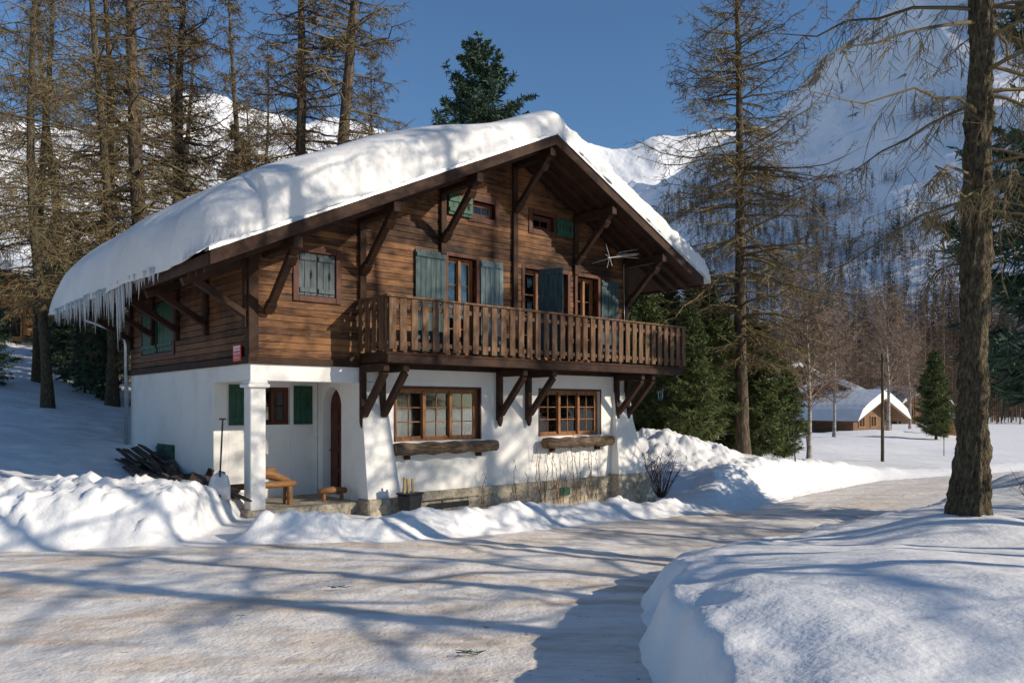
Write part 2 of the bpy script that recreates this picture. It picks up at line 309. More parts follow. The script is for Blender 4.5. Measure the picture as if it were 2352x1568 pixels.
def gridmesh(name,xs,ys,Z,mat,mask=None,smooth=True):
    X,Y=np.meshgrid(xs,ys);nx,ny=len(xs),len(ys)
    V=np.stack([X.ravel(),Y.ravel(),Z.ravel()],1)
    i,j=np.meshgrid(np.arange(nx-1),np.arange(ny-1));b=(j*nx+i)
    Q=np.stack([b,b+1,b+nx+1,b+nx],-1).reshape(-1,4)
    if mask is not None:
        Q=Q[mask[:-1,:-1].ravel()]
        u,inv=np.unique(Q,return_inverse=True);V=V[u];Q=inv.reshape(-1,4)
    return qmesh(name,V,Q,mat,smooth)
xs=axis(-8.5,11,.055,-700,900,1.05);ys=axis(2.5,24,.055,-120,1200,1.05)
X,Y=np.meshgrid(xs,ys)
o=bpy.data.objects.new('snow_ground',gridmesh('snow_ground',xs,ys,ground(X,Y),M['snow']));link(o,label="uneven snow-covered ground with shovelled snow banks",cat="ground",kind="structure")
xr=np.concatenate([np.arange(-30,-8,.4),np.arange(-8,10,.07),np.arange(10,45,.25)]);yr=np.concatenate([np.arange(-12,4,.4),np.arange(4,22,.07),np.arange(22,45,.25)])
Xr,Yr=np.meshgrid(xr,yr);zb,_,_=base(Xr,Yr)
dLr=dpoly(Xr,Yr,LE);dRr=dpoly(Xr,Yr,RE)
dd=np.where(inpoly(Xr,Yr),-1,np.minimum(dLr,dRr))
along=fbm((Xr*.8+Yr*.6)*.5,(Yr*.8-Xr*.6)*2.6,61,3)
ruts=-.025*(np.exp(-((dLr-1.2)/.16)**2)+np.exp(-((dLr-2.7)/.18)**2))*(.5+.5*vn(Xr*.7,Yr*.7,5))
Zr=zb+.03+.022*along+.014*fbm(Xr*2,Yr*2,41,4)+ruts-.11*sm(.05,.3,dd)
o=bpy.data.objects.new('road',gridmesh('road',xr,yr,Zr,M['road'],mask=dd<.3));link(o,label="packed icy snow road curving past the chalet",cat="road",kind="structure")
# ------------------------------------------------------------------ mountains
def interp(pl,u):
    pl=np.array(pl,dtype=float);k=np.linspace(0,1,len(pl));return np.stack([np.interp(u,k,pl[:,c]) for c in range(pl.shape[1])],-1)
def surf(foot,ridge,u,v,amp,ex=1.25,sc=140,seed=0):
    F=interp(foot,u);R=interp(ridge,u)
    vc=np.clip(v,0,1);back=np.clip(v-1,0,1)
    X=F[...,0]+(R[...,0]-F[...,0])*v;Y=F[...,1]+(R[...,1]-F[...,1])*v
    z=F[...,2]+(R[...,2]-F[...,2])*(vc**ex)-back*(R[...,2])*1.2
    n=fbm(X/sc,Y/sc,seed,6,.45);rg=1-np.abs(fbm(X/sc*1.3+5,Y/sc*.6,seed+9,4,.45))*2
    z=z+amp*(n*.8+rg*.45-.2)*sm(0,.35,vc)+amp*.03*fbm(X/8,Y/8,seed+3,3)
    return X,Y,z
def mountain(name,foot,ridge,amp,ex,sc,seed,mat,nu=260,nv=200,**k):
    u=np.linspace(0,1,nu);v=np.linspace(0,1.25,nv);U,Vv=np.meshgrid(u,v)
    X,Y,Z=surf(foot,ridge,U,Vv,amp,ex,sc,seed)
    V=np.stack([X.ravel(),Y.ravel(),Z.ravel()],1);i,j=np.meshgrid(np.arange(nu-1),np.arange(nv-1));b=j*nu+i
    Q=np.stack([b,b+1,b+nu+1,b+nu],-1).reshape(-1,4)
    o=bpy.data.objects.new(name,qmesh(name,V,Q,mat,True));return link(o,kind="structure",**k)
RF=[(-60,430,-3),(20,340,-3),(70,270,-3),(110,230,-3),(160,200,-3),(230,170,-3),(360,120,-3)]
RR=[(60,1850,420),(225,1500,425),(290,1250,390),(346,1100,390),(393,1000,435),(464,900,480),(640,850,540)]
mountain('mountain',RF,RR,24,1.2,170,3,M['mountL'],nu=420,nv=320,label="steep snowy mountainside with rock and forest",cat="mountain")
mountain('mountain',[(-900,1700,50),(0,1700,50),(900,1700,50),(2200,1700,50)],[(-700,2900,780),(0,2900,880),(265,2900,1000),(440,2900,985),(640,2900,1010),(1400,2900,1200)],60,1.1,420,13,M['mount'],label="distant sunlit snowy mountain ridge",cat="mountain")
mountain('mountain',[(-900,200,0),(-500,260,0),(-200,300,0),(0,400,0),(80,600,0)],[(-1700,1500,480),(-985,1500,540),(-800,1500,560),(-560,1500,580),(-231,1500,520),(-60,1500,420),(160,1500,260)],50,1.15,200,23,M['mountL'],nu=300,label="snowy mountain slope seen behind the trees",cat="mountain")
# ------------------------------------------------------------------ vegetation arrays
def nrm(a): return a/np.maximum(np.linalg.norm(a,axis=-1,keepdims=True),1e-9)
def ribbons(P,W,r):
    N_,n,_=P.shape;T=np.gradient(P,axis=1);s=nrm(np.cross(T,nrm(r.normal(size=(N_,1,3)))))
    a=P+s*W[...,None];b=P-s*W[...,None]
    V=np.stack([a,b],2).reshape(-1,3);k=np.arange(N_)[:,None]*n*2+np.arange(n-1)[None,:]*2
    Q=np.stack([k,k+1,k+3,k+2],-1).reshape(-1,4);return V,Q
def tubes(P,R,sides=3):
    N_,n,_=P.shape;T=nrm(np.gradient(P,axis=1));ref=np.broadcast_to(np.array([.3,.2,.93]),T.shape)
    if sides>3: ref=np.broadcast_to(np.array([1.,.1,0]),T.shape)
    a=nrm(np.cross(T,ref));b=np.cross(T,a);th=np.arange(sides)*2*np.pi/sides
    if R.ndim==2: R=R[:,:,None]
    V=P[:,:,None,:]+R[:,:,:,None]*(a[:,:,None,:]*np.cos(th)[:,None]+b[:,:,None,:]*np.sin(th)[:,None])
    V=V.reshape(-1,3);k=(np.arange(N_)[:,None,None]*n+np.arange(n-1)[None,:,None])*sides
    i=np.arange(sides)[None,None,:];j=(i+1)%sides
    Q=np.stack([k+i,k+j,k+sides+j,k+sides+i],-1).reshape(-1,4);return V,Q
def merge(l):
    Vs=[];Qs=[];b=0
    for V,Q in l: Vs.append(V);Qs.append(Q+b);b+=len(V)
    return np.concatenate(Vs),np.concatenate(Qs)
def conifer(seed,H,r0,zb,Lmax,nB,K,K2,tw=.3,t2=.35,w1=.012,w2=.010,elev=.05,droop=.35,up=.2,shape=.8,hang=.4,lenvar=.45,topd=1.0,lean=0,needles=False,rough=False,fl=.4,wobm=1.0,bw=1.0):
    r=np.random.RandomState(seed)
    nz=26 if not rough else 300;sd_=10 if not rough else 44
    tz=np.linspace(0,1,nz)
    if rough: tz=tz**1.5
    wob=.12*wobm*np.stack([np.sin(tz*5+seed)-math.sin(seed),np.cos(tz*4+seed*2)-math.cos(seed*2)],-1)*np.minimum(1,tz*3)[:,None]
    tp=np.zeros((1,nz,3));tp[0,:,0]=wob[:,0]+lean*tz;tp[0,:,1]=wob[:,1];tp[0,:,2]=tz*H-.6*(1-tz)
    if rough: tp[0,:,0]-=.07*np.exp(-tz*H/.7)
    tr=r0*((1-tz)**.8*.93+.03)+r0*fl*np.exp(-np.maximum(tp[0,:,2],0)/.35)
    if rough:
        th=np.arange(sd_)/sd_*2*np.pi;cx_,sx_=np.cos(th),np.sin(th);Zc=tp[0,:,2][:,None]
        nn=np.abs(fbm(cx_[None]*3.4+Zc*1.1,sx_[None]*3.4+Zc*1.5,5,5,.62));n2=fbm(cx_[None]*1.2+Zc*.6,sx_[None]*1.2-Zc*.5,8,3)
        tr=tr[:,None]*(1+.18*n2)+.115*(nn-.22)*sm(0,.12,tr)[:,None]
    else: tr=tr*(1+.05*r.normal(size=nz))
    trunk=tubes(tp,tr[None],sd_)
    uu=r.rand(nB)**topd;z0=zb+(H-zb)*uu;fz=z0/H
    cx=np.interp(fz,tz,tp[0,:,0]);cy=np.interp(fz,tz,tp[0,:,1])
    L=(Lmax*(1-uu)**shape)*(1-lenvar*r.rand(nB))*(.55+.45*sm(0,.12,uu))+.25
    az=np.arange(nB)*2.39996+r.rand(nB)*.8
    n=8;t=np.linspace(0,1,n)[None,:]
    e=(elev+.5*uu+.15*r.normal(size=nB))[:,None];d=(droop*(1-.5*uu)*(1+.3*r.normal(size=nB)))[:,None]
    rad=L[:,None]*t;azz=az[:,None]+.3*r.normal(size=(nB,1))*t+.09*r.normal(size=(nB,n))*t
    P=np.stack([cx[:,None]+np.cos(azz)*rad,cy[:,None]+np.sin(azz)*rad,z0[:,None]+L[:,None]*(e*t-d*t**1.6+up*t**3.5)+.05*r.normal(size=(nB,n))*t*L[:,None]**.5],-1)
    br=bw*(.010+.009*L)[:,None]*(1-.85*t)
    out=[tubes(P,br,3)]
    tt=.12+.88*r.rand(nB,K);tt=np.sort(tt,1);f=tt*(n-1);i=np.minimum(f.astype(int),n-2);fr=(f-i)[...,None]
    bi=np.arange(nB)[:,None];p0=P[bi,i]*(1-fr)+P[bi,i+1]*fr;T=nrm(P[bi,i+1]-P[bi,i])
    side=nrm(np.cross(T,np.array([0,0,1.])))*np.where(r.rand(nB,K,1)<.5,-1,1)
    dirn=nrm(side*(.7+.3*r.rand(nB,K,1))+T*(.35+.5*r.rand(nB,K,1))+np.array([0,0,1.])*(-hang*r.rand(nB,K,1)+.1*r.normal(size=(nB,K,1))))
    Lt=(tw*L[:,None]*(1.15-.8*tt)*(.5+.8*r.rand(nB,K))+.08)
    m=4;s=np.linspace(0,1,m)
    TP=p0[:,:,None,:]+dirn[:,:,None,:]*(Lt[...,None,None]*s[:,None])
    TP[...,2]-=(hang*.45*Lt)[...,None]*s**2
    TP+=.05*r.normal(size=TP.shape)*Lt[...,None,None]*s[:,None]
    TPf=TP.reshape(-1,m,3)
    out.append(ribbons(TPf,np.broadcast_to(w1*(1-.7*s),(len(TPf),m)),r))
    if K2>0:
        M_=len(TPf);q=r.rand(M_,K2);f=q*(m-1);i=np.minimum(f.astype(int),m-2);fr=(f-i)[...,None];bi=np.arange(M_)[:,None]
        p=TPf[bi,i]*(1-fr)+TPf[bi,i+1]*fr;T=nrm(TPf[bi,i+1]-TPf[bi,i])
        dd=nrm(T*.6+r.normal(size=(M_,K2,3))*np.array([.8,.8,.45])+np.array([0,0,-hang*.6]))
        l=(t2*Lt.reshape(-1)[:,None]*(.4+r.rand(M_,K2))+.04)[...,None]
        pp=np.stack([p,p+dd*l*.55+np.array([0,0,-.02]),p+dd*l],2).reshape(-1,3,3)
        pp[:,2,2]-=.12*hang*l.reshape(-1)
        ww=np.array([.8,1,.25])*w2 if not needles else np.array([.7,1.1,.35])*w2
        out.append(ribbons(pp,np.broadcast_to(ww,(len(pp),3)),r))
    return trunk,merge(out)
def mktree(nm,seed,mb,mt,**k):
    tr,cr=conifer(seed,**k);return (qmesh(nm+'_trunk',tr[0],tr[1],mb,True),qmesh(nm+'_crown',cr[0],cr[1],mt,False))
LA=mktree('larch',1,M['bark'],M['twig'],H=24,r0=.33,zb=2.4,Lmax=4.7,nB=195,K=14,K2=6,w1=.011,w2=.009,droop=.45,hang=.6,wobm=2.5,bw=1.5)
LB=mktree('larch',2,M['bark'],M['twigdark'],H=22,r0=.30,zb=2.6,Lmax=4.4,nB=180,K=14,K2=6,w1=.011,w2=.009,droop=.5,up=.3,hang=.6,wobm=3,bw=1.5)
LC=mktree('larch',3,M['barkmoss'],M['twig'],H=18,r0=.17,zb=2.4,Lmax=3.5,nB=145,K=14,K2=6,w1=.009,w2=.0075,hang=.6,wobm=2.5,droop=.45)
LM=mktree('larch',4,M['bark'],M['twig'],H=25,r0=.32,zb=4.0,Lmax=6.8,nB=250,K=16,K2=6,w1=.014,w2=.011,droop=.62,up=.42,shape=.7,lean=-.6,bw=1.2)
LN=mktree('larch',6,M['barkmoss'],M['twig'],H=19,r0=.185,zb=3.2,Lmax=3.2,nB=120,K=18,K2=10,tw=.26,w1=.005,w2=.0045,droop=.5,up=.15,hang=1.0,lean=.12,rough=True,bw=.9,fl=.35,wobm=.5)
LT=mktree('larch',26,M['barkmoss'],M['twig'],H=17,r0=.2,zb=4.0,Lmax=4.2,nB=95,K=18,K2=8,tw=.3,w1=.006,w2=.005,droop=.35,up=.15,hang=.7,wobm=2,bw=1.4)
LS=mktree('larch',16,M['barkmoss'],M['twig'],H=19,r0=.13,zb=3.5,Lmax=3.0,nB=46,K=9,K2=3,w1=.008,w2=.007,droop=.5,up=.3,bw=2.0)
FA=mktree('fir',7,M['bark'],M['needle'],H=20,r0=.25,zb=1.0,Lmax=4.3,nB=250,K=20,K2=10,tw=.3,w1=.03,w2=.032,t2=.6,elev=-.05,droop=.25,up=.2,shape=.85,lenvar=.5,hang=.3,needles=True)
FB=mktree('fir',17,M['bark'],M['needle'],H=20,r0=.25,zb=7.0,Lmax=4.4,nB=110,K=26,K2=16,tw=.3,w1=.026,w2=.027,t2=.6,elev=-.05,droop=.12,up=.3,shape=.62,lenvar=.55,hang=.15,needles=True)
PA=mktree('pine',8,M['bark'],M['needleY'],H=10,r0=.15,zb=.5,Lmax=2.6,nB=190,K=16,K2=12,tw=.35,w1=.02,w2=.022,t2=.7,elev=.15,droop=.15,up=.25,shape=.7,hang=.2,lenvar=.5,needles=True)
BA=mktree('birch',9,M['birch'],M['twigred'],H=9,r0=.13,zb=2.2,Lmax=2.9,nB=90,K=13,K2=6,tw=.4,w1=.010,w2=.010,elev=.9,droop=.2,up=.1,shape=.5,hang=.3,lean=.6)
tr_r=random.Random(44)
def tree(name,ms,x,y,sc=1,rot=0,label=None,cat='tree',group=None,z=None,sz=None,tilt=0):
    e=empty(name,loc=(x,y,gz(x,y) if z is None else z),rot=(tr_r.uniform(-tilt,tilt),tr_r.uniform(-tilt,tilt),rot),label=label,cat=cat,group=group)
    e.scale=(sc,sc,sz or sc)
    for n,me in zip(('trunk','crown'),ms):
        o=bpy.data.objects.new(n,me);link(o,parent=e)
    return e
def px(x,Y): return (x-1176)/1790*Y
gl="larch trees in the snowy wood"
for (x,Y,ms,sc,rot) in [(325,27,LA,1,0),(470,33,LB,1.05,1),(560,40,LA,1,2),(650,31,LB,1.1,3),(765,29,LA,1.08,4.2),(110,24,LC,1,0),(88,29,LC,1.1,2),
        (200,31,LB,.9,4),(400,44,LA,1,5),(870,48,LB,.95,1),(150,44,LA,.95,1),(-60,33,LB,1,1),(700,52,LA,1.1,2.5),(300,58,LB,1.1,1),
        (258,26,LC,1.15,5),(610,44,LC,1.3,1),(525,52,LB,1.1,4),(820,42,LC,1.25,2),(940,60,LC,1.2,5),(380,35,LC,1.25,3)]:
    lab="tall bare larch with mossy drooping twigs" if ms is not LC else "slender bare larch with fine lichen twigs"
    tree('larch_tree',ms,px(x,Y),Y,sc,rot,label=lab,group=gl,tilt=.035)
tree('larch_tree',LT,-10.5,13.2,1,.6,label="lichen-covered larch with low spreading twigs",group=gl)
tree('larch_tree',LM,10.1,34,1,0.0,label="tall bare larch standing alone beside the road",group=gl)
tree('larch_tree',LN,TRX,TRY,1.05,0,label="thick rough-barked larch on the snow bank",group=gl,z=gz(TRX,TRY)-.05)
for (x,y,ms,r) in [(9.4,5.4,LS,1),(13.5,2.4,LS,.6),(10.3,3.4,LS,2.5),(11.5,7.4,LS,3.7),(14.5,5.0,LS,5.1),(12.2,10.6,LC,4),(21,11,LB,3)]:
    tree('larch_tree',ms,x,y,1,r,label="bare larch growing beside the snowy road",group=gl)
tree('fir_tree',FB,px(1098,37),37,1,0,label="dark green fir rising behind the snowy roof",cat='tree')
gp="green pines beside the chalet"
for (x,Y,s) in [(1478,31,.68),(1540,35,.75),(1600,34,.80),(1655,38,.72),(1500,40,.9),(1745,36,.62),(1800,40,.5),(1580,29.5,.5),(1700,42,.75)]:
    tree('pine_tree',PA,px(x,Y),Y,s,x,label="bushy green pine standing in the snow",group=gp)
tree('pine_tree',FB,14.0,18.5,.95,1,label="tall green conifer at the road bend",z=-5.0)
tree('pine_tree',PA,px(2150,64),64,.72,1,label="small dark conifer in the snowfield")
for (x,Y,s) in [(150,30,.42),(215,33,.5),(260,38,.55),(-30,27,.5),(175,40,.6),(235,27,.4),(120,38,.6),(195,28,.34)]:
    tree('fir_tree',FA,px(x,Y),Y,s*.55,x,label="young fir growing between the larches",group="young firs under the larches")
tree('fir_tree',FA,px(540,46),46,.95,3,label="dark fir among bare larches")
tree('fir_tree',FA,px(740,55),55,.85,1,label="dark fir among bare larches")
for (x,Y,s) in [(1858,42,1.1),(2040,72,1.4),(1915,68,1.2),(2090,100,1.4)]:
    tree('birch_tree',BA,px(x,Y),Y,s,x,label="bare birch with russet twigs in the snowfield",group="bare birches near the village")
# far forest
def lowtree(seed,nb,H,Lm,w,green,trk=.011,K=3):
    tr,cr=conifer(seed,H=H,r0=H*.013,zb=H*.12,Lmax=Lm,nB=nb,K=K,K2=0,tw=.45,w1=w,elev=.25 if not green else 0,droop=.2,up=.15,lenvar=.5,bw=.6)
    t=np.linspace(0,1,4);tp=np.zeros((1,4,3));tp[0,:,2]=t*H
    return merge([tubes(tp,(H*trk*(1-t)+.02)[None],3),cr])
def scatter(name,protos,pts,mat,label,cat,smin=.7,smax=1.2):
    parts=[]
    r=np.random.RandomState(4)
    for i,(x,y,z) in enumerate(pts):
        V,Q=protos[i%len(protos)];a=r.rand()*6.28;s=smin+(smax-smin)*r.rand();c,sn=math.cos(a)*s,math.sin(a)*s
        W=np.empty_like(V);W[:,0]=V[:,0]*c-V[:,1]*sn+x;W[:,1]=V[:,0]*sn+V[:,1]*c+y;W[:,2]=V[:,2]*s+z-.5
        parts.append((W,Q))
    V,Q=merge(parts);o=bpy.data.objects.new(name,qmesh(name,V,Q,mat));link(o,label=label,cat=cat,kind="stuff")
r=np.random.RandomState(77)
def hillpts(n,foot,ridge,amp,ex,sc,seed,dens,vmax):
    u=r.rand(n);v=r.rand(n)**1.2*vmax
    X,Y,Z=surf(foot,ridge,u,v,amp,ex,sc,seed)
    keep=r.rand(n)<dens(X,Y,Z,u,v);return np.stack([X,Y,Z],1)[keep]
def densR(X,Y,Z,u,v):
    t=X/Y
    n=fbm(X/38,Y/150,91,4)
    d=sm(.02,.26,n+.14-v*.4+.24*np.exp(-((t-.3)/.09)**2))
    low=1-sm(.12,.34,v+.2*n)
    return np.clip(d*.9+low,0,1)
ptsN=hillpts(1900,RF,RR,24,1.2,170,3,densR,.14)
ptsF=hillpts(16000,RF,RR,24,1.2,170,3,densR,.85)
lp=[lowtree(100+i,28,14,3.0,.12,False,trk=.006,K=3) for i in range(3)]
ln=[lowtree(120+i,100,19,3.6,.055,False,trk=.008,K=4) for i in range(3)]
lg=[lowtree(140+i,60,17,3.2,.25,True,K=4) for i in range(2)]
gm=r.rand(len(ptsF))<.13
scatter('hillside_larch_forest',lp,ptsF[~gm],M['forest'],"brown bare larch forest covering the mountainside","forest",.5,1.25)
scatter('valley_larch_forest',ln,ptsN,M['forest'],"brown bare larch forest at the mountain foot","forest",.8,1.35)
scatter('hillside_fir_forest',lg,ptsF[gm],M['forestG'],"dark green firs scattered over the mountainside","forest",.5,1.1)
n=700;Yv=125+r.rand(n)*160;tv=.24+r.rand(n)*.5;Xv=tv*Yv
pv=np.stack([Xv,Yv,np.full(n,-.8)],1)
scatter('valley_wood',ln,pv,M['forest'],"russet bare wood behind the village houses","forest",.5,1.1)
n=210;Yv=64+r.rand(n)*100;tv=-.75+r.rand(n)*.62;pv=np.stack([tv*Yv,Yv,ground(tv*Yv,Yv)],1)
scatter('back_wood',ln,pv,M['forest'],"bare larch wood on the slope behind the chalet","forest",.6,1.0)
LF=[(-900,200,0),(-500,260,0),(-200,300,0),(0,400,0),(80,600,0)];LR=[(-1700,1500,480),(-985,1500,540),(-800,1500,560),(-560,1500,580),(-231,1500,520),(-60,1500,420),(160,1500,260)]
pl=hillpts(2800,LF,LR,50,1.15,200,23,lambda X,Y,Z,u,v:sm(-.25,.25,fbm(X/90,Y/120,55,3)+.2-v),.5)
scatter('slope_forest',lp,pl,M['forest'],"bare forest on the far mountain slope","forest")
# ------------------------------------------------------------------ chalet
RZ=8.15;RS=6.48;SL=.47;WID=10.62;DEP=7.6
def rz(s): return RZ-SL*abs(s-RS)
ch=empty('chalet',loc=(P0[0],P0[1],0),rot=(0,0,A),label="wooden alpine chalet with white plaster ground floor and snowy roof",cat="house")
def cutrects(rects,ops):
    for (a0,a1,b0,b1) in ops:
        new=[]
        for (x0,x1,z0,z1) in rects:
            if a1<=x0 or a0>=x1 or b1<=z0 or b0>=z1: new.append((x0,x1,z0,z1));continue
            if a0>x0: new.append((x0,a0,z0,z1))
            if a1<x1: new.append((a1,x1,z0,z1))
            m0,m1=max(a0,x0),min(a1,x1)
            if b0>z0: new.append((m0,m1,z0,b0))
            if b1<z1: new.append((m0,m1,b1,z1))
        rects=new
    return rects
R90=(0,0,-math.pi/2)
W1=(3.15,5.44,1.3,2.44);W2=(7.33,9.53,1.31,2.45)
b=MB()
for (x0,x1,z0,z1) in cutrects([(2.3,WID,-1,2.87)],[W1,W2]): b.box(x0,x1,0,.32,z0,z1)
b.box(WID-.32,WID,.32,DEP,-1,2.87);b.box(0,WID-.32,DEP-.3,DEP,-1,2.87)
b.box(0,.3,1.84,DEP-.3,-1,2.87)
for (x0,x1,z0,z1) in cutrects([(.3,2.3,-1,2.6)],[(.92,1.66,1.66,2.46)]): b.box(x0,x1,1.84,2.14,z0,z1)
b.box(2.3,2.6,.32,.78,-1,2.6);b.box(2.3,2.6,1.62,1.84,-1,2.6);b.box(2.3,2.6,.78,1.62,-1,.14)
na=12;cw=1.2;ra=.42
for i in range(na):
    t0=math.pi*i/na;t1=math.pi*(i+1)/na
    w0,w1=cw-ra*math.cos(t0),cw-ra*math.cos(t1);z0,z1=2.04+ra*math.sin(t0),2.04+ra*math.sin(t1)
    b.hexa([(2.3,w0,z0),(2.6,w0,z0),(2.6,w1,z1),(2.3,w1,z1)],[(2.3,w0,2.6),(2.6,w0,2.6),(2.6,w1,2.6),(2.3,w1,2.6)])
b.box(0,2.3,0,.28,2.53,2.87);b.box(0,.28,.28,1.84,2.53,2.87)
b.box(.28,2.3,.28,1.84,2.6,2.8)
b.box(2.3,2.62,.32,1.84,2.6,2.87)
def butt(x0,x1,ztop,p,fl0=.06,fl1=.06):
    b.hexa([(x0-fl0,-p,-1),(x1+fl1,-p,-1),(x1+fl1,-.002,-1),(x0-fl0,-.002,-1)],[(x0,-.03,ztop),(x1,-.03,ztop),(x1,-.002,ztop),(x0,-.002,ztop)])
butt(2.29,2.85,2.55,.52,.02,.32);butt(10.05,10.7,2.45,.5,.2,.1)
b.hexa([(WID+.001,-.5,-1),(WID+.72,-.5,-1),(WID+.72,1.2,-1),(WID+.001,1.2,-1)],[(WID+.001,0,2.3),(WID+.03,0,2.3),(WID+.03,.6,2.3),(WID+.001,.6,2.3)])
b.obj('plaster_wall',M['plaster'],parent=ch,bevel=.012)
b=MB();b.box(-.1,2.25,-.1,1.84,-.4,.12);b.obj('porch_floor',M['stone'],parent=ch,bevel=.02)
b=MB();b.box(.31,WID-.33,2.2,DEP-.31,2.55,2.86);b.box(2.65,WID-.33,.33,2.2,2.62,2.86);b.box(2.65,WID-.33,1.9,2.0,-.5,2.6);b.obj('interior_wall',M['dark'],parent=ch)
b=MB()
random.seed(3)
rows=[(-1,-.5),(-.5,-.24),(-.24,0),(0,.21)]
for z0,z1 in rows:
    x=3.0
    while x<9.95:
        x1=min(x+random.uniform(.3,.75),9.97)
        b.box(x+.004,x1-.004,-.10-random.random()*.02,-.004,z0+.004,z1-.004);x=x1
b.obj('stone_base',M['stone'],parent=ch,bevel=.014)
b=MB();b.box(3.0,9.97,-.088,-.002,-1,.2);b.obj('mortar',M['stone'],parent=ch)
b=MB();b.hexa([(9.78,-.55,-1),(11.42,-.55,-1),(11.42,1.15,-1),(9.78,1.15,-1)],[(9.86,-.36,.25),(11.12,-.36,.25),(11.12,1.0,.25),(9.86,1.0,.25)])
b.obj('corner_stone',M['stone'],parent=ch,bevel=.03)
b=MB();b.hexa([(2.2,-.58,-1),(3.22,-.58,-1),(3.22,-.01,-1),(2.2,-.01,-1)],[(2.22,-.46,.18),(3.1,-.46,.18),(3.1,-.01,.18),(2.22,-.01,.18)])
b.obj('corner_stone',M['stone'],parent=ch,bevel=.03)
b=MB();b.box(3.6,5.1,-.2,-.132,.02,.2);b.obj('stone_ledge',M['stone'],parent=ch,bevel=.02)
b=MB();b.box(3.9,5.0,-.155,-.133,-.18,-.06);b.obj('cellar_vent',M['black'],parent=ch)
b=MB();b.box(7.9,8.25,-.155,-.133,-.18,.0);b.obj('cellar_vent',M['shutterG'],parent=ch)
b=MB();b.box(.0,.3,-.0,.3,.1,2.4);b.box(-.06,.36,-.06,.36,2.4,2.47);b.box(-.03,.33,-.03,.33,2.47,2.53)
p=b.obj('porch_pillar',M['plaster'],parent=ch,bevel=.015)
b=MB();b.box(-.08,.38,-.08,.38,-.3,.125);b.obj('pillar_foot',M['stone'],parent=p,bevel=.02)
opsF=[(.95,1.74,4.2,5.04),(4.5,5.3,3.15,5.4),(6.82,8.3,3.15,5.4),(8.62,9.4,3.15,5.4),(5.22,5.88,6.4,6.76),(7.08,7.8,6.4,6.76)]
b=MB()
z=2.872
random.seed(8)
while z<RZ:
    zt=z+ROW;xl=max(0,RS-(RZ-.08-z)/SL);xr_=min(WID,RS+(RZ-.08-z)/SL)
    if xr_-xl<.1: break
    xlt=max(0,RS-(RZ-.08-zt)/SL);xrt=min(WID,RS+(RZ-.08-zt)/SL)
    if xlt>xrt: xlt=xrt=RS
    yo=-random.random()*.014
    for (x0,x1,a,c) in cutrects([(xl,xr_,z+.003,zt-.005)],opsF):
        t0=x0 if x0>xl+1e-6 else xlt;t1=x1 if x1<xr_-1e-6 else xrt
        if t0>t1: t0=t1=(t0+t1)/2
        b.hexa([(x0,yo,a),(x1,yo,a),(x1,.12,a),(x0,.12,a)],[(t0,yo,c),(t1,yo,c),(t1,.12,c),(t0,.12,c)])
    z=zt
tw=b.obj('timber_wall',M['plankH'],parent=ch,bevel=.010)
b=MB();z=2.872
sideops=[(1.05,3.35,3.3,4.5)]
while z<5.0:
    zt=min(z+ROW,5.02);yo=-random.random()*.014
    for (x0,x1,a,c) in cutrects([(0,DEP-.13,z+.003,zt-.005)],sideops): b.box(x0,x1,yo,.12,a,c)
    z=zt
b.obj('side_timber_wall',M['plankSide'],parent=ch,bevel=.010,loc=(0,DEP,0),rot=R90)
b=MB();b.box(WID-.12,WID,.13,DEP-.12,2.87,6.1);b.prism([(0,2.87),(WID,2.87),(WID,6.1),(RS,8.05),(0,5.02)],DEP-.12,DEP)
b.box(.14,WID-.14,.9,1.0,2.87,5.0);b.prism([(1,5.0),(WID-1,5.0),(RS,7.4)],.9,1.0)
b.obj('rear_timber_wall',M['plankSide'],parent=ch)
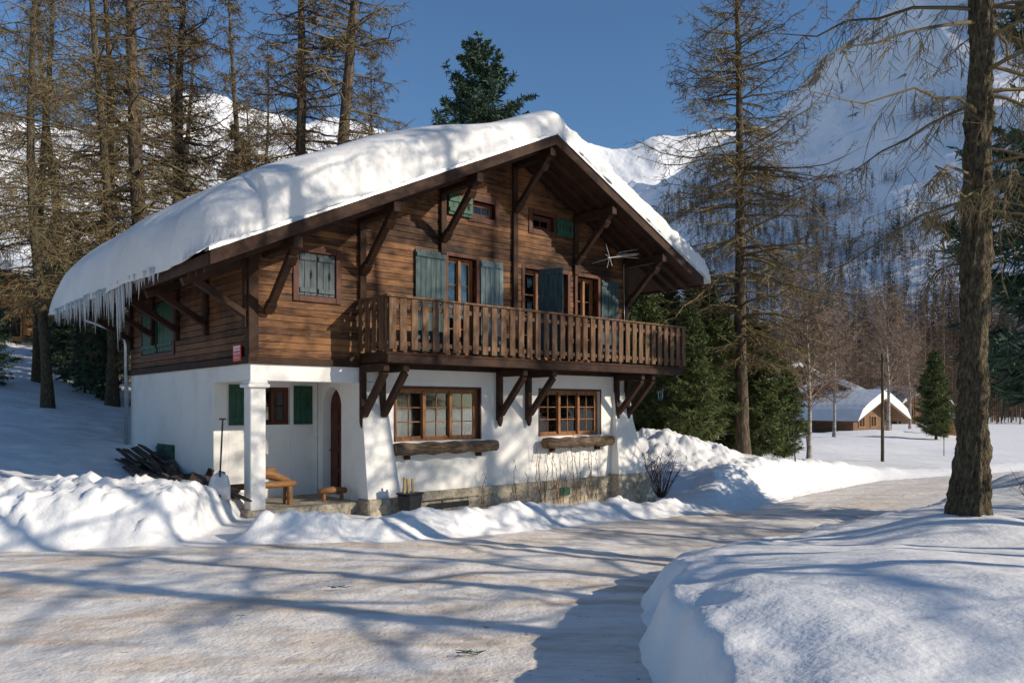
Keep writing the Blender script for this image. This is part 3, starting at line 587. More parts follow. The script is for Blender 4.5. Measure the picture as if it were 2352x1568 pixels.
def window(a0,a1,z0,z1,ns=2,cols=2,rows=3,mat='winwood',loc=(0,0,0),rot=(0,0,0),dep=.08,casing=0,cmat=None,curt=False,name='window',yc=-.03):
    b=MB();f=.055
    y0,y1=dep,dep+.07
    b.box(a0,a1,y0,y1,z0,z0+f);b.box(a0,a1,y0,y1,z1-f,z1);b.box(a0,a0+f,y0,y1,z0+f,z1-f);b.box(a1-f,a1,y0,y1,z0+f,z1-f)
    wi=(a1-a0-2*f)/ns
    for i in range(ns):
        s0=a0+f+i*wi;s1=s0+wi;st=.05
        b.box(s0,s0+st,y0+.012,y1-.012,z0+f,z1-f);b.box(s1-st,s1,y0+.012,y1-.012,z0+f,z1-f)
        b.box(s0+st,s1-st,y0+.012,y1-.012,z0+f,z0+f+st);b.box(s0+st,s1-st,y0+.012,y1-.012,z1-f-st,z1-f)
        if i>0: b.box(s0-.04,s0+.04,y0-.04,y0+.011,z0+f,z1-f)
        for c in range(1,cols):
            xc=s0+st+(wi-2*st)*c/cols;b.box(xc-.012,xc+.012,y0+.02,y1-.02,z0+f+st,z1-f-st)
        for rr in range(1,rows):
            zc=z0+f+st+(z1-z0-2*f-2*st)*rr/rows;b.box(s0+st,s1-st,y0+.023,y1-.023,zc-.012,zc+.012)
    o=b.obj(name,M[mat],parent=ch,loc=loc,rot=rot,bevel=.004)
    if casing:
        b=MB();c=casing
        b.box(a0-c,a0,yc,.1,z0-c,z1+c);b.box(a1,a1+c,yc,.1,z0-c,z1+c);b.box(a0,a1,yc,.1,z1,z1+c);b.box(a0,a1,yc,.1,z0-c,z0)
        b.obj('window_casing',M[cmat or mat],parent=o,bevel=.006)
    b=MB();b.box(a0+.05,a1-.05,y0+.033,y0+.037,z0+.05,z1-.05);b.obj('window_glass',M['glass'],parent=o)
    if curt:
        w=a1-a0
        for (c0,c1) in ((a0,a0+w*.13),(a1-w*.15,a1)):
            b=MB();n=24;vs=[];fs=[]
            for i in range(n+1):
                xa=c0+(c1-c0)*i/n;ya=y1+.1+.03*math.sin(i*1.3);vs+=[(xa,ya,z0),(xa,ya,z1)]
            for i in range(n): fs.append((2*i,2*i+2,2*i+3,2*i+1))
            b.add(vs,fs);b.obj('curtain',M['curtain'],parent=o,smooth=True)
    return o
window(*W1,ns=3,cols=2,rows=3,dep=.1,curt=True)
window(*W2,ns=3,cols=2,rows=3,dep=.1,curt=True)
window(4.5,5.3,3.2,5.4,ns=2,cols=1,rows=4,dep=.1,casing=.09,cmat='redwood',curt=True,yc=-.06)
window(6.82,8.3,3.2,5.4,ns=3,cols=1,rows=4,dep=.14,casing=.09,cmat='redwood',yc=-.03)
window(8.62,9.4,3.2,5.4,ns=2,cols=1,rows=4,dep=.14,casing=.09,cmat='redwood',curt=True,yc=-.06)
window(5.22,5.88,6.4,6.76,ns=1,cols=2,rows=1,dep=.08,casing=.13,cmat='redwood',mat='redwood',yc=-.035)
window(7.08,7.8,6.4,6.76,ns=1,cols=2,rows=1,dep=.08,casing=.13,cmat='redwood',mat='redwood',yc=-.035)
window(.92,1.66,1.66,2.46,ns=2,cols=1,rows=2,dep=.1,mat='redwood',loc=(0,1.84,0))
def shutter(x0,x1,z0,z1,mat='shutter',y=-.07,loc=(0,0,0),rot=(0,0,0),parent=ch,bat=(.14,.86),label=None):
    b=MB();n=max(2,round((x1-x0)/.13));w=(x1-x0)/n
    for i in range(n): b.box(x0+i*w+.004,x0+(i+1)*w-.004,y+random.random()*.006,y+.032,z0,z1)
    for f in bat:
        zc=z0+(z1-z0)*f;b.box(x0+.02,x1-.02,y-.025,y-.001,zc-.045,zc+.045)
    o=b.obj('shutter',M[mat],parent=parent,loc=loc,rot=rot,bevel=.004)
    if label:o["label"]=label
    b=MB();zc=(z0+z1)/2;b.tube([(x1-.12,y-.03,zc-.08),(x1-.12,y-.03,zc+.08)],.012,6);b.box(x1-.15,x1-.09,y-.012,y-.002,zc-.02,zc+.02);b.obj('shutter_latch',M['iron'],parent=o)
    return o
b=MB();c=.12
b.box(.95-c,.95,-.04,.1,4.2-c,5.04+c);b.box(1.74,1.74+c,-.04,.1,4.2-c,5.04+c);b.box(.95,1.74,-.04,.1,5.04,5.04+c);b.box(.95,1.74,-.04,.1,4.2-c,4.2)
b.obj('window_casing',M['redwood'],parent=ch,bevel=.008)
shutter(.955,1.34,4.21,5.03,'shutterGrey',y=.0,bat=(.12,.88),label="closed weathered grey-blue shutter");shutter(1.35,1.735,4.21,5.03,'shutterGrey',y=.0,bat=(.12,.88),label="closed weathered grey-blue shutter")
shutter(3.62,4.42,3.25,5.44,bat=(.04,.5,.95));shutter(5.42,6.1,3.25,5.42,'shutterGlare',bat=(.04,.5,.95),label="teal shutter with sun glare painted into its colour")
o=shutter(0,.62,3.25,5.42,bat=(.04,.5,.95),y=0,loc=(7.25,-.06,0),rot=(0,0,math.radians(-62)),label="teal shutter standing half open")
shutter(9.52,10.2,3.25,5.4,bat=(.04,.5,.95))
shutter(4.5,5.18,6.33,6.78,'shutterG',bat=(.25,.75));shutter(7.86,8.45,6.33,6.78,'shutterG',bat=(.25,.75))
shutter(.3,.82,1.66,2.5,'shutterG',y=-.05,loc=(0,1.84,0));shutter(1.72,2.16,1.66,2.5,'shutterG',y=-.05,loc=(0,1.84,0))
for a in (1.05,2.25): shutter(a,a+1.08,3.32,4.48,'shutterG',y=-.02,loc=(0,DEP,0),rot=R90)
b=MB();b.box(.95,1.05,-.04,.1,3.2,4.6);b.box(3.35,3.45,-.04,.1,3.2,4.6);b.box(1.05,3.35,-.04,.1,4.5,4.6);b.box(1.05,3.35,-.04,.1,3.2,3.3);b.obj('window_casing',M['redwood'],parent=ch,loc=(0,DEP,0),rot=R90)
for a in (2.25,2.85): shutter(a,a+.57,.47,1.18,'shutterG',y=-.04,loc=(0,DEP,0),rot=R90)
b=MB()
b.box(.0,.84,.2,.26,.14,2.04)
pts=[(.42-.42*math.cos(math.pi*i/12),2.04+.42*math.sin(math.pi*i/12)) for i in range(13)]
b.prism([(p[0],p[1]) for p in pts],.2,.26)
for cx0,cx1 in ((.1,.38),(.46,.74)):
    for j in range(4):
        b.box(cx0,cx1,.17,.199,.25+j*.46,.6+j*.46)
d=b.obj('door',M['redwood'],parent=ch,loc=(2.3,1.62,0),rot=R90,bevel=.01)
b=MB();b.tube([(.12,.15,1.1),(.12,.11,1.1),(.2,.11,1.1)],.012,6);b.obj('door_handle',M['iron'],parent=d)
for (a0,a1,z0,z1) in (W1,W2):
    b=MB();b.box(a0-.04,a0,-.01,.1,z0,z1+.05);b.box(a1,a1+.04,-.01,.1,z0,z1+.05);b.box(a0,a1,-.01,.1,z1,z1+.05)
    b.obj('window_surround',M['redwood'],parent=ch)
b=MB();b.box(3.1,5.9,-.012,-.002,2.56,2.585);b.obj('plaster_ledge',M['plaster'],parent=ch)
for (a0,a1) in ((3.0,5.75),(7.3,9.75)):
    b=MB();n=14
    pts=[(a0+(a1-a0)*i/n,-.22+.01*math.sin(i*1.1),1.15+.012*math.sin(i*2)) for i in range(n+1)]
    b.tube(pts,[.13+.014*math.sin(i*1.7)+.008*math.sin(i*4.1) for i in range(n+1)],14)
    pl=b.obj('log_planter',M['log'],parent=ch,smooth=True)
    for s in (a0+.4,a1-.4):
        b=MB();b.box(s-.05,s+.05,-.12,-.002,.92,1.15);b.obj('planter_bracket',M['beam'],parent=pl)
    for s,e in ((a0-.002,-1),(a1+.002,1)):
        b=MB();b.tube([(s,-.22,1.15),(s+.004*e,-.22,1.15)],[.1,.1],14);b.obj('cut_log_end',M['honey'],parent=pl)
def post(s,z0,z1,w=.15,p=.09):
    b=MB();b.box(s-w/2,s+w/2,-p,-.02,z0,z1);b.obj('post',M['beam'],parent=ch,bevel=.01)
post(2.33,4.22,rz(2.33)-.25);post(4.36,rz(4.36)-1.75,rz(4.36)-.25);post(6.48,3.9,rz(6.48)-.3);post(8.57,rz(8.57)-1.75,rz(8.57)-.25);post(10.52,3.2,rz(10.52)-.2)
b=MB();b.box(-.05,.14,-.05,-.02,2.87,5.0);b.box(-.05,-.02,-.02,.14,2.87,5.0);b.obj('corner_post',M['beam'],parent=ch,bevel=.01)
b=MB();b.box(-.06,WID+.05,-.05,-.02,2.84,2.98);b.box(-.06,-.02,-.02,DEP,2.84,2.98) ;b.obj('sill_beam',M['beam'],parent=ch,bevel=.01)
def brace(s):
    b=MB();zt=rz(s)-.33
    b.box(s-.085,s+.085,-1.36,-.014,zt-.1,zt+.1)
    b.beam((s,-.08,zt-1.12),(s,-1.22,zt-.06),.12,.14,up=(1,0,0))
    b.beam((s,-1.0,zt-.34),(s,-1.12,zt-.2),.125,.19,up=(1,0,0));b.beam((s,-.12,zt-1.08),(s,-.28,zt-.94),.125,.19,up=(1,0,0))
    b.obj('gable_bracket',M['beam'],parent=ch,bevel=.012)
for s in (.3,2.33,4.36,6.48,8.57,10.52): brace(s)
for w in (.08,2.14,3.9,5.6,7.4):
    b=MB()
    b.beam((-.014,w,4.72),(-1.2,w,4.23),.15,.15)
    b.beam((-.02,w,3.72),(-1.0,w,4.3),.12,.14,up=(0,1,0));b.box(-.1,-.02,w-.07,w+.07,3.5,4.85)
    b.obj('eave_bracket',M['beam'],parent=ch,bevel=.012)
b=MB();zl=rz(-1.24);zr_=rz(12.07);T=.16
b.prism([(-1.24,zl),(-1.24,zl-T),(RS,RZ-T),(RS,RZ)],-1.42,9.5)
b.prism([(RS,RZ),(RS,RZ-T),(12.07,zr_-T),(12.07,zr_)],-1.42,9.5)
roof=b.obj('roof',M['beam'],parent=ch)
b=MB()
y0,y1,t0,t1=-1.465,-1.422,.03,-.20
b.prism([(-1.27,zl+t0-.01),(-1.27,zl+t1-.01),(RS,RZ+t1),(RS,RZ+t0)],y0,y1)
b.prism([(RS+.0001,RZ+t0),(RS+.0001,RZ+t1),(12.1,zr_+t1-.01),(12.1,zr_+t0-.01)],y0,y1)
b.box(-1.28,-1.243,-1.42,9.5,zl-.2,zl+.0);b.box(12.073,12.11,-1.42,9.5,zr_-.2,zr_)
b.obj('bargeboard',M['beam'],parent=roof,bevel=.006)
b=MB()
b.prism([(-1.3,zl+.085),(-1.3,zl+.012),(RS,RZ+.022),(RS,RZ+.095)],-1.5,-1.3);b.prism([(RS,RZ+.095),(RS,RZ+.022),(12.12,zr_+.012),(12.12,zr_+.085)],-1.5,-1.3)
b.obj('metal_flashing',M['metal'],parent=roof)
for y in (-.25,-.62,-1.0):
    for sg in (0,1):
        b=MB()
        if sg==0:b.prism([(-1.2,zl-T-.003),(-1.2,zl-T-.11),(RS-.1,RZ-T-.15),(RS-.1,RZ-T-.05)],y-.04,y+.04)
        else:b.prism([(RS+.1,RZ-T-.05),(RS+.1,RZ-T-.15),(12.0,zr_-T-.11),(12.0,zr_-T-.003)],y-.04,y+.04)
        b.obj('rafter',M['beam'],parent=roof)
BZ=3.12;BX0,BX1,BP=2.25,11.66,1.12
b=MB()
b.box(BX0,BX1,-BP+.03,-.06,BZ-.06,BZ);b.box(BX0+.02,BX1-.02,-BP+.02,-BP+.12,BZ-.22,BZ-.06);b.box(BX0+.02,BX0+.1,-BP+.12,-.06,BZ-.2,BZ-.06);b.box(BX1-.1,BX1-.02,-BP+.12,-.06,BZ-.2,BZ-.06)
bal=b.obj('balcony',M['beam'],parent=ch,bevel=.01)
b=MB();x=BX0+.02;random.seed(2)
while x<BX1-.1:
    dx=random.uniform(-.006,.006);b.box(x+dx,x+.155+dx,-BP-.03,-BP,BZ+.03+random.uniform(-.015,.015),4.17);x+=.258
y=-BP+.12
while y<-.2: b.box(BX0-.03,BX0,y,y+.155,BZ+.03,4.17);b.box(BX1,BX1+.03,y,y+.155,BZ+.03,4.17);y+=.258
for zz in (BZ+.16,4.0):
    b.box(BX0,BX1,-BP+.002,-BP+.05,zz-.045,zz+.045);b.box(BX0+.001,BX0+.05,-BP+.05,-.03,zz-.045,zz+.045);b.box(BX1-.05,BX1-.001,-BP+.05,-.03,zz-.045,zz+.045)
b.obj('railing',M['beamL'],parent=bal,bevel=.006)
b=MB();b.box(BX0-.05,BX1+.05,-BP-.06,-BP+.08,4.172,4.215);b.box(BX0-.05,BX0+.08,-BP+.08,-.03,4.172,4.215);b.box(BX1-.08,BX1+.05,-BP+.08,-.03,4.172,4.215)
for s in (BX0+.06,BX1-.06): b.box(s-.05,s+.05,-BP+.052,-BP+.15,BZ,4.17)
b.obj('handrail',M['beamL'],parent=bal,bevel=.008)
for s in (2.32,2.78,5.98,6.9,10.12,10.56):
    b=MB();b.box(s-.065,s+.065,-.13,-.04 if s<3 else -.002,1.72,2.9);b.box(s-.07,s+.07,-BP+.14,-.13,2.74,2.895)
    b.beam((s,-.12,1.86),(s,-.92,2.72),.12,.14,up=(1,0,0))
    b.hexa([(s-.03,-.11,1.58),(s+.03,-.11,1.58),(s+.03,-.06,1.58),(s-.03,-.06,1.58)],[(s-.065,-.13,1.719),(s+.065,-.13,1.719),(s+.065,-.04,1.719),(s-.065,-.04,1.719)])
    b.obj('balcony_bracket',M['beam'],parent=ch,bevel=.01)
b=MB();b.tube([(-.12,DEP-.05,.3),(-.12,DEP-.05,3.6),(-.2,DEP-.1,3.9),(-1.15,DEP,4.25)],.05,8);b.obj('drain_pipe',M['metal'],parent=ch,smooth=True)
sg=MB();sg.box(.0,.36,-.05,-.03,2.9,3.2);so=sg.obj('warning_sign',M['red'])
cw_=L2W(-.03,.62);so.location=(cw_[0],cw_[1],0);so.rotation_euler=(0,0,A-math.pi/2);so["label"]="small red warning sign with white lettering at the corner";so["category"]="sign"
def text(s,size,x,z,mat,parent,y=-.053):
    cu=bpy.data.curves.new('t','FONT');cu.body=s;cu.size=size;cu.align_x='CENTER';cu.extrude=.001
    t=bpy.data.objects.new('t',cu);COL.objects.link(t);bpy.context.view_layer.update()
    me=bpy.data.meshes.new_from_object(t.evaluated_get(bpy.context.evaluated_depsgraph_get()))
    bpy.data.objects.remove(t);me.materials.clear();me.materials.append(mat)
    o=bpy.data.objects.new('lettering',me);link(o,parent=parent,loc=(x,y,z),rot=(math.pi/2,0,0))
b=MB();b.box(.02,.34,-.0525,-.0502,3.1,3.18);b.obj('sign_panel',M['white'],parent=so)
text("ATTENTION",.062,.18,3.115,M['red'],so,y=-.0545);text("CHUTES DE NEIGE",.04,.18,3.03,M['white'],so);text("ET DE GLACE",.045,.18,2.95,M['white'],so)
# antenna
an=MB();ax,az=9.45,5.95;ay=-.7
an.tube([(ax-.25,-.02,az-.15),(ax-.25,ay,az-.1)],.012,6)
an.tube([(ax-.4,ay,az-.12),(ax+.75,ay,az+.1)],.010,6)
for i in range(8):
    t=i/7;cx=ax-.05+.75*t;cz=az-.04+.14*t
    an.tube([(cx-.02,ay,cz-.05),(cx+.02,ay,cz+.05)],.005,4);an.tube([(cx,ay-.12,cz),(cx,ay+.12,cz)],.005,4)
for th_,l_ in ((104,.34),(150,.12),(262,.28),(308,.26)):
    th=math.radians(th_);an.tube([(ax-.33,ay,az-.09),(ax-.33+l_*math.cos(th),ay+.05,az-.09+l_*math.sin(th))],.007,4)
for zz in (-.08,.02,.12): an.tube([(ax-.0,ay,az+zz*.5),(ax+.82,ay,az+.12+zz*1.2)],.006,4)
o=an.obj('television_antenna',M['alu'],parent=ch)
b=MB();b.tube([(10.35,-.12,5.9),(10.36,-.12,5.0),(10.38,-.12,4.3)],.006,4);b.obj('antenna_cable',M['alu'],parent=ch)
b=MB();lx,ly,lz=11.2,-.7,2.35
b.tube([(lx,ly,2.9),(lx,ly,lz+.2)],.01,5);b.tube([(lx,ly,lz+.22),(lx,ly,lz+.14)],[.03,.11],6);b.tube([(lx,ly,lz-.1),(lx,ly,lz-.13)],[.06,.05],6)
for i in range(6):
    t=i*math.pi/3;b.tube([(lx+.06*math.cos(t),ly+.06*math.sin(t),lz-.11),(lx+.09*math.cos(t),ly+.09*math.sin(t),lz+.15)],.007,4)
la=b.obj('lantern',M['iron'],parent=ch)
b=MB();b.tube([(lx,ly,lz-.1),(lx,ly,lz+.14)],[.05,.08],6);b.obj('lantern_glass',M['glass'],parent=la)
# ------------------------------------------------------------------ roof snow
def cs(n): t=np.linspace(0,1,n);return t*.35+.65*(.5-.5*np.cos(np.pi*t))
S0,S1,WW0,WW1=-1.45,12.3,-1.5,9.5
sv=S0+(S1-S0)*cs(250);wv=WW0+(WW1-WW0)*cs(200)
Sg,Wg=np.meshgrid(sv,wv)
def edge(d,R,p=2.4): return (1-(1-np.clip(d/R,0,1))**p)**(1/p)
Tn=(.74+.56*sm(.5,4.5,RS-Sg))
T=Tn*(1+.16*fbm(Sg*.32,Wg*.32,8,2))+.04*fbm(Sg*.9,Wg*.9,18,3)
RC=1.1
ds=Sg-S0;dw=Wg-WW0
corner=RC-np.hypot(np.maximum(0,RC-ds),np.maximum(0,RC-dw))
dcor=np.clip(corner,0,RC)
ds2=np.where((ds<RC)&(dw<RC),np.minimum(ds,dcor),ds);dw2=np.where((ds<RC)&(dw<RC),np.minimum(dw,dcor),dw)
es=(.42*edge(ds2,.22)+.58*edge(ds2,2.0,1.9))*edge(S1-Sg,.3,2.8)
ew=(.46*edge(dw2,.12)+.54*edge(dw,1.3,1.9))*edge(WW1-Wg,.6)
es=es*.98+.02*np.clip(ds/.2,0,1)
top=RZ-SL*np.sqrt((Sg-RS)**2+.35)+.09+.03
floor_=RZ-SL*np.abs(Sg-RS)+.097
sag=.06*sm(-1.2,-1.45,Sg)+.08*sm(11.9,12.3,Sg)
zt=np.maximum(top,floor_)+T*es*ew-sag
zb_=floor_-sag
zt=np.maximum(zt,zb_)
Sx=Sg-(.14*fbm(Wg*.9,Wg*0,61,4)+.1*sm(0,5,Wg)*np.sin(Wg*.7)-.02)*sm(-.3,-1.45,Sg)+.08*fbm(Wg*1.5,Sg*0+3,62,3)*sm(11.6,12.3,Sg)
Wy=Wg-.05*fbm(Sg*1.6,Sg*0,63,4)*sm(-.9,-1.5,Wg)+.10*fbm(Sg*3.0,zt*6,65,5,.6)*sm(-1.1,-1.45,Wg)
nx,ny=len(sv),len(wv)
V=np.concatenate([np.stack([Sx.ravel(),Wy.ravel(),zt.ravel()],1),np.stack([Sx.ravel(),Wy.ravel(),zb_.ravel()-.002],1)])
i,j=np.meshgrid(np.arange(nx-1),np.arange(ny-1));bb=j*nx+i
Qt=np.stack([bb,bb+1,bb+nx+1,bb+nx],-1).reshape(-1,4);Qb=Qt[:,::-1]+nx*ny
def side(ids): ids=np.array(ids);return np.stack([ids[:-1],ids[:-1]+nx*ny,ids[1:]+nx*ny,ids[1:]],-1)
Qs=[side(np.arange(nx)),side(np.arange(nx)+(ny-1)*nx)[:,::-1],side(np.arange(ny)*nx)[:,::-1],side(np.arange(ny)*nx+nx-1)]
me=qmesh('roof_snow',V,np.concatenate([Qt,Qb]+Qs),M['roofsnow'],True)
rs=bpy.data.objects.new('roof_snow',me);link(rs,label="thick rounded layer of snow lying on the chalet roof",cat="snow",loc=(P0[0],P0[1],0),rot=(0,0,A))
random.seed(12)
for i in range(98):
    w=.9+8.3*(i/97)+random.uniform(-.05,.05);L_=random.uniform(.08,.4)+(1.0*math.exp(-((w-3.3)/.6)**2)+.5*math.exp(-((w-5.5)/1.8)**2))*random.random()**1.2
    if w<2.0: L_*=.55
    b=MB();x=-1.36-random.uniform(-.03,.1);z0=zl-.04
    r0=.017+.018*L_
    b.tube([(x,w,z0+.1),(x,w,z0-.1*L_),(x+random.uniform(-.01,.01),w,z0-.5*L_),(x,w+random.uniform(-.015,.015),z0-L_)],[r0*1.6,r0,r0*.55,.002],6)
    b.obj('icicle',M['ice'],smooth=True,parent=rs)
# ------------------------------------------------------------------ loose objects round the house
def place(o,s,w,z,rot=0):
    x,y=L2W(s,w);o.location=(x,y,z);o.rotation_euler=(0,0,A+rot)
be=empty('log_bench',label="rustic honey-coloured log bench with carved backrest",cat="bench")
b=MB();b.tube([(-.4,0,.40),(.4,0,.41),(1.1,0,.40)],[.055,.065,.055],10);b.tube([(-.4,.13,.40),(1.1,.13,.40)],[.055,.06],10);b.obj('seat',M['honey'],smooth=True,parent=be)
for x in (-.3,.98):
    b=MB();b.beam((x,-.05,-.35),(x,.0,.36),.1,.09);b.beam((x,.2,-.35),(x,.16,.36),.1,.09);b.beam((x,-.04,.12),(x,.18,.12),.06,.06);b.obj('leg',M['honey'],parent=be,bevel=.02)
b=MB();b.tube([(.3,.2,.46),(.45,.21,.6),(.62,.2,.62),(.85,.2,.52),(1.05,.19,.46)],[.04,.10,.12,.08,.04],12);b.tube([(.45,.2,.5),(.62,.2,.68),(.78,.2,.7)],[.03,.07,.03],10);b.obj('backrest',M['honey'],smooth=True,parent=be)
place(be,.0,.44,.12)
st=empty('log_stool',label="low split-log stool on the porch",cat="stool")
b=MB();b.tube([(-.3,0,.2),(0,0,.22),(.3,0,.2)],[.06,.075,.06],10);b.obj('seat',M['honey'],smooth=True,parent=st)
for x in (-.2,.2):
    b=MB();b.tube([(x,0,0),(x,0,.18)],.04,8);b.obj('leg',M['honey'],parent=st)
place(st,1.9,.4,.12)
def shovel(s,w,z,rot,lean,lab,mat='alu',L_=1.5):
    e=empty('snow_shovel',label=lab,cat="shovel")
    b=MB();n=8;f=lambda x:.05*(1-(x/.2)**2);vs=[];fs=[]
    for i in range(n+1):
        x0=-.2+.4*i/n;vs+=[(x0,f(x0),0),(x0*.95,f(x0)*.8,.25),(x0*.7,f(x0)*.4,.42),(x0*.1,.02,.5)]
    for i in range(n):
        for k in range(3): fs.append((4*i+k,4*i+4+k,4*i+5+k,4*i+1+k))
    b.add(vs,fs)
    o=b.obj('shovel_blade',M[mat],smooth=True,parent=e);sd=o.modifiers.new('s','SOLIDIFY');sd.thickness=.006
    b=MB();b.tube([(0,.02,.4),(0,.03,L_)],.016,8);b.tube([(-.06,.03,L_),(.06,.03,L_)],.016,8);b.obj('handle',M['oldplank'],parent=e)
    x,y=L2W(s,w);e.location=(x,y,z);e.rotation_euler=(-lean,0,rot);return e
shovel(-.66,-.2,gz(*L2W(-.66,-.2))-.05,A-.6,.18,"aluminium snow shovel leaning near the porch pillar",L_=1.45)
bi=empty('firewood_bin',label="black bin holding split firewood beside the wall",cat="bin")
b=MB();b.hexa([(-.16,-.14,0),(.16,-.14,0),(.16,.14,0),(-.16,.14,0)],[(-.2,-.18,.38),(.2,-.18,.38),(.2,.18,.38),(-.2,.18,.38)]);b.box(-.22,.22,-.2,.2,.38,.42);b.obj('bin_body',M['black'],parent=bi,bevel=.02)
place(bi,2.95,-.85,-.1,.2)
for i in range(7):
    b=MB();b.beam((0,0,0),(random.uniform(-.03,.03),0,.26+random.random()*.06),.05,.045);o=b.obj('firewood_log',M['splitwood'],label="pale split firewood log standing in the bin",cat="firewood",group="firewood in the bin",bevel=.008);place(o,2.82+.035*i-.03,-.88+.06*(i%3),.3,i)
random.seed(21)
for i in range(56):
    w=.3+4.8*(i/55);hp=.08+.26*sm(1,5,w)
    s=-.18-random.random()*.75
    L_=random.uniform(.9,2.0);th=random.uniform(-.22,.22)
    b=MB();b.beam((-L_/2,0,0),(L_/2,0,0),random.uniform(.1,.22),random.uniform(.025,.05))
    o=b.obj('wooden_plank',M['oldplank'],label="weathered plank in a heap against the wall",cat="plank",group="heap of old planks",bevel=.006)
    x,y=L2W(s,w);top_=hp*(1+s*.7)
    o.location=(x,y,gz(x,y)+.04+random.random()*top_);o.rotation_euler=(random.uniform(-.4,.4),-.16+random.uniform(-.13,.13),A+math.pi/2+th)
for i in range(3):
    b=MB();b.beam((0,0,0),(0,0,random.uniform(.35,.6)),.13,.03)
    o=b.obj('wooden_plank',M['oldplank'],label="weathered plank leaning upright against the wall",cat="plank",group="heap of old planks",bevel=.006)
    x,y=L2W(-.4-.05*i,.7+.6*i);o.location=(x,y,gz(x,y));o.rotation_euler=(random.uniform(-.2,.1),random.uniform(.1,.5),A)
random.seed(31)
for (s,n,h) in ((5.6,1,.9),(6.5,2,1.0),(7.3,3,1.5),(7.9,4,1.3),(8.5,3,1.4),(9.0,3,1.5)):
    b=MB()
    for k in range(n):
        pts=[(s+random.uniform(-.15,.15),-.17,-.35)]
        for j in range(9):
            q=pts[-1];pts.append((q[0]+random.uniform(-.07,.07),-.15-random.random()*.05,q[2]+h/8*random.uniform(.7,1.2)))
            if random.random()<.9:
                b.tube([pts[-1],(pts[-1][0]+random.uniform(-.14,.14),-.16,pts[-1][2]-random.uniform(.02,.14))],[.008,.004],4)
        b.tube(pts,[.012*(1-.08*j) for j in range(10)],5)
    o=b.obj('climbing_vine',M['vine'],label="dry brown vine climbing the white wall",cat="vine",group="dry vines on the wall");place(o,0,0,0)
def shrub(x,y,h,n,seed,lab):
    r=random.Random(seed);b=MB()
    for i in range(n):
        a=r.random()*6.28;t=r.uniform(.1,.7);p=[(0,0,0)];
        for j in range(5): q=p[-1];p.append((q[0]+math.cos(a)*t*h/5+r.uniform(-.04,.04),q[1]+math.sin(a)*t*h/5+r.uniform(-.04,.04),q[2]+h/5*r.uniform(.7,1)))
        b.tube(p,[.012,.01,.008,.007,.005,.003],4)
        for j in range(2,6):
            for k in range(2): b.tube([p[j],(p[j][0]+r.uniform(-.2,.2),p[j][1]+r.uniform(-.2,.2),p[j][2]+r.uniform(.05,.25))],[.005,.002],3)
    b.obj('bare_shrub',M['shrubtwig'],label=lab,cat="shrub",loc=(x,y,gz(x,y)-.1))
x,y=L2W(12.0,-.1);shrub(x,y,1.4,30,1,"leafless dark shrub beside the house corner")
x,y=L2W(12.3,.7);shrub(x,y,1.3,22,2,"leafless dark shrub beside the house corner")
shrub(8.4,12.2,.7,12,3,"small bare twiggy bush in the snow bank")
# poles
b=MB();b.tube([(0,0,-.5),(0,0,5.6)],[.09,.065],8);pp=empty('utility_pole',label="thin wooden utility pole standing in the snowfield",cat="pole",loc=(px(2027,39.7),39.7,gz(px(2027,39.7),39.7)-.1));b.obj('pole_shaft',M['bark'],parent=pp)
b=MB();b.tube([(-.25,0,5.2),(.25,0,5.2)],.025,6);b.tube([(-.2,0,5.2),(-.2,0,5.34)],.03,6);b.tube([(.2,0,5.2),(.2,0,5.34)],.03,6);b.obj('crossarm',M['iron'],parent=pp)
for (x,Y,h,l) in ((1828,27,1.9,.15),(1858,31,1.2,.1),(2168,45,1.3,0)):
    b=MB();b.tube([(0,0,-.3),(-l,0,h)],[.025,.02],6);b.tube([(-l,0,h),(-l*1.01,0,h+.05)],[.026,.01],6);X_=px(x,Y);b.obj('snow_pole',M['iron'],label="thin dark snow marker pole by the road",cat="pole",group="snow marker poles",loc=(X_,Y,gz(X_,Y)))
for (x,y) in ((-.35,6.3),(-1.9,8.6)):
    b=MB();r=random.Random(int(x*10))
    for i in range(14):
        a=r.random()*6.28;b.tube([(r.uniform(-.1,.1),r.uniform(-.03,.03),.01),(r.uniform(-.14,.14),r.uniform(-.05,.05),.03)],[.005,.003],4)
    b.obj('fallen_twig',M['needle'],label="small broken fir twig lying on the snowy road",cat="twig",loc=(x,y,.04))
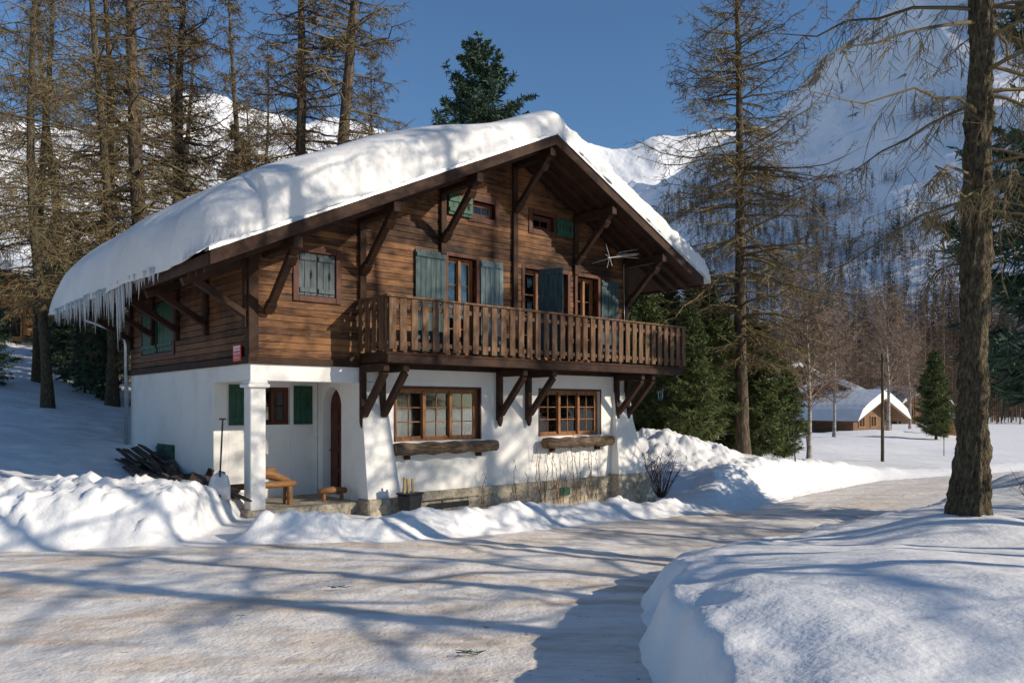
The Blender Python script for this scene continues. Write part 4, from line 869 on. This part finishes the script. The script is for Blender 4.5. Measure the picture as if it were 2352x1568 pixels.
# ------------------------------------------------------------------ far chalets
def farchalet(x,y,w,d,h,rot,mat,z,lab,sn=.5,ov=1.0):
    e=empty('mountain_house',label=lab,cat="house",group="houses of the mountain village",loc=(x,y,z),rot=(0,0,rot))
    p=w*.23
    b=MB();b.box(-w/2,w/2,0,d,-1.5,h);b.prism([(-w/2,h),(w/2,h),(0,h+p)],0,d);b.obj('wall',mat,parent=e)
    b=MB();s=p/(w/2)
    for sg in (-1,1):
        b.prism([(0,h+p+.25),(sg*(w/2+ov),h-ov*s+.25),(sg*(w/2+ov),h-ov*s+.05),(0,h+p+.05)][::sg],-ov,d+ov)
    rf=b.obj('roof',M['brownwood'],parent=e)
    b=MB();n=12;prof=[]
    for i in range(n+1):
        t=-1+2*i/n;xx=t*(w/2+ov+.1);prof.append((xx,h+p+.26-abs(xx)*s+sn*(1-abs(t)**6)**.5))
    for a,c in zip(prof[:-1],prof[1:]):
        za=h+p+.24-abs(a[0])*s;zc=h+p+.24-abs(c[0])*s
        b.prism([(a[0],za),(c[0],zc),c,a],-ov-.1,d+ov+.1)
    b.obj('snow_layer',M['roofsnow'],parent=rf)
    for i in range(3):
        for lv in (0.9,3.3):
            if lv+1.2>h+.3: continue
            xx=-w*.3+i*w*.3;b=MB();b.box(xx-.5,xx+.5,-.06,-.01,lv,lv+1.1)
            wo=b.obj('window',M['dark'],parent=e);b=MB();b.box(xx-.58,xx-.5,-.1,-.01,lv-.08,lv+1.18);b.box(xx+.5,xx+.58,-.1,-.01,lv-.08,lv+1.18);b.box(xx-.5,xx+.5,-.1,-.01,lv+1.1,lv+1.18);b.box(xx-.5,xx+.5,-.1,-.01,lv-.08,lv);b.box(xx-.03,xx+.03,-.1,-.061,lv,lv+1.1);b.obj('window_frame',M['orangewood'],parent=wo)
    if h>4:
        b=MB();b.box(-w/2-.3,w/2+.3,-1.1,0,2.75,2.87)
        for i in range(int(w/.5)): b.box(-w/2+i*.5,-w/2+i*.5+.3,-1.13,-1.1,2.87,3.7)
        b.obj('balcony',mat,parent=e)
farchalet(px(2005,86),86,7.5,7,2.0,.6,M['brownwood'],-1.0,"snow-roofed wooden mountain house in the valley",1.0,1.4)
farchalet(px(1905,90),90,8,8,3.4,-.3,M['brownwood'],-.4,"brown mountain house under a snowy roof",.7)
farchalet(px(1822,96),96,8,9,5.4,.25,M['brownwood'],-.4,"tall brown mountain house with wooden balcony",.6)
farchalet(px(2182,70),70,2.2,3,1.2,-.3,M['orangewood'],-.8,"tiny wooden hut with snowy roof",.35,.4)
farchalet(px(2120,130),130,9,9,3,.3,M['brownwood'],-.4,"low wooden house with deep snow on roof",.8)
farchalet(px(25,45),45,6,7,3.0,.35,M['orangewood'],5.2,"new orange timber house behind the larch trees")
# ------------------------------------------------------------------ light, sky, camera
EL=25.0;sd=Vector((.942*math.cos(math.radians(EL)),-.335*math.cos(math.radians(EL)),math.sin(math.radians(EL))))
sun=bpy.data.lights.new('sun','SUN');sun.energy=5.0;sun.angle=math.radians(.5);sun.color=(1,.895,.745)
so_=bpy.data.objects.new('sun',sun);COL.objects.link(so_);so_.rotation_euler=(-sd).to_track_quat('-Z','Y').to_euler();so_.location=(30,-10,30)
w=bpy.data.worlds.new("World");SC.world=w;w.use_nodes=True;nt=w.node_tree
sky=nt.nodes.new('ShaderNodeTexSky');sky.sky_type='NISHITA';sky.sun_disc=False;sky.sun_elevation=math.radians(EL);sky.sun_rotation=math.radians(109.6)
sky.altitude=1500;sky.air_density=1.5;sky.dust_density=0;sky.ozone_density=7
bg=nt.nodes['Background'];bg.inputs[1].default_value=.115;nt.links.new(sky.outputs[0],bg.inputs[0])
cam=bpy.data.cameras.new('camera');cam.lens=27.4;cam.sensor_width=36;cam.shift_y=.0638;cam.clip_end=12000;cam.clip_start=.1
co=bpy.data.objects.new('camera',cam);COL.objects.link(co);co.location=(0,0,EYE);co.rotation_euler=(math.pi/2,0,0);SC.camera=co
SC.view_settings.view_transform='Standard';SC.view_settings.look='None';SC.view_settings.exposure=0
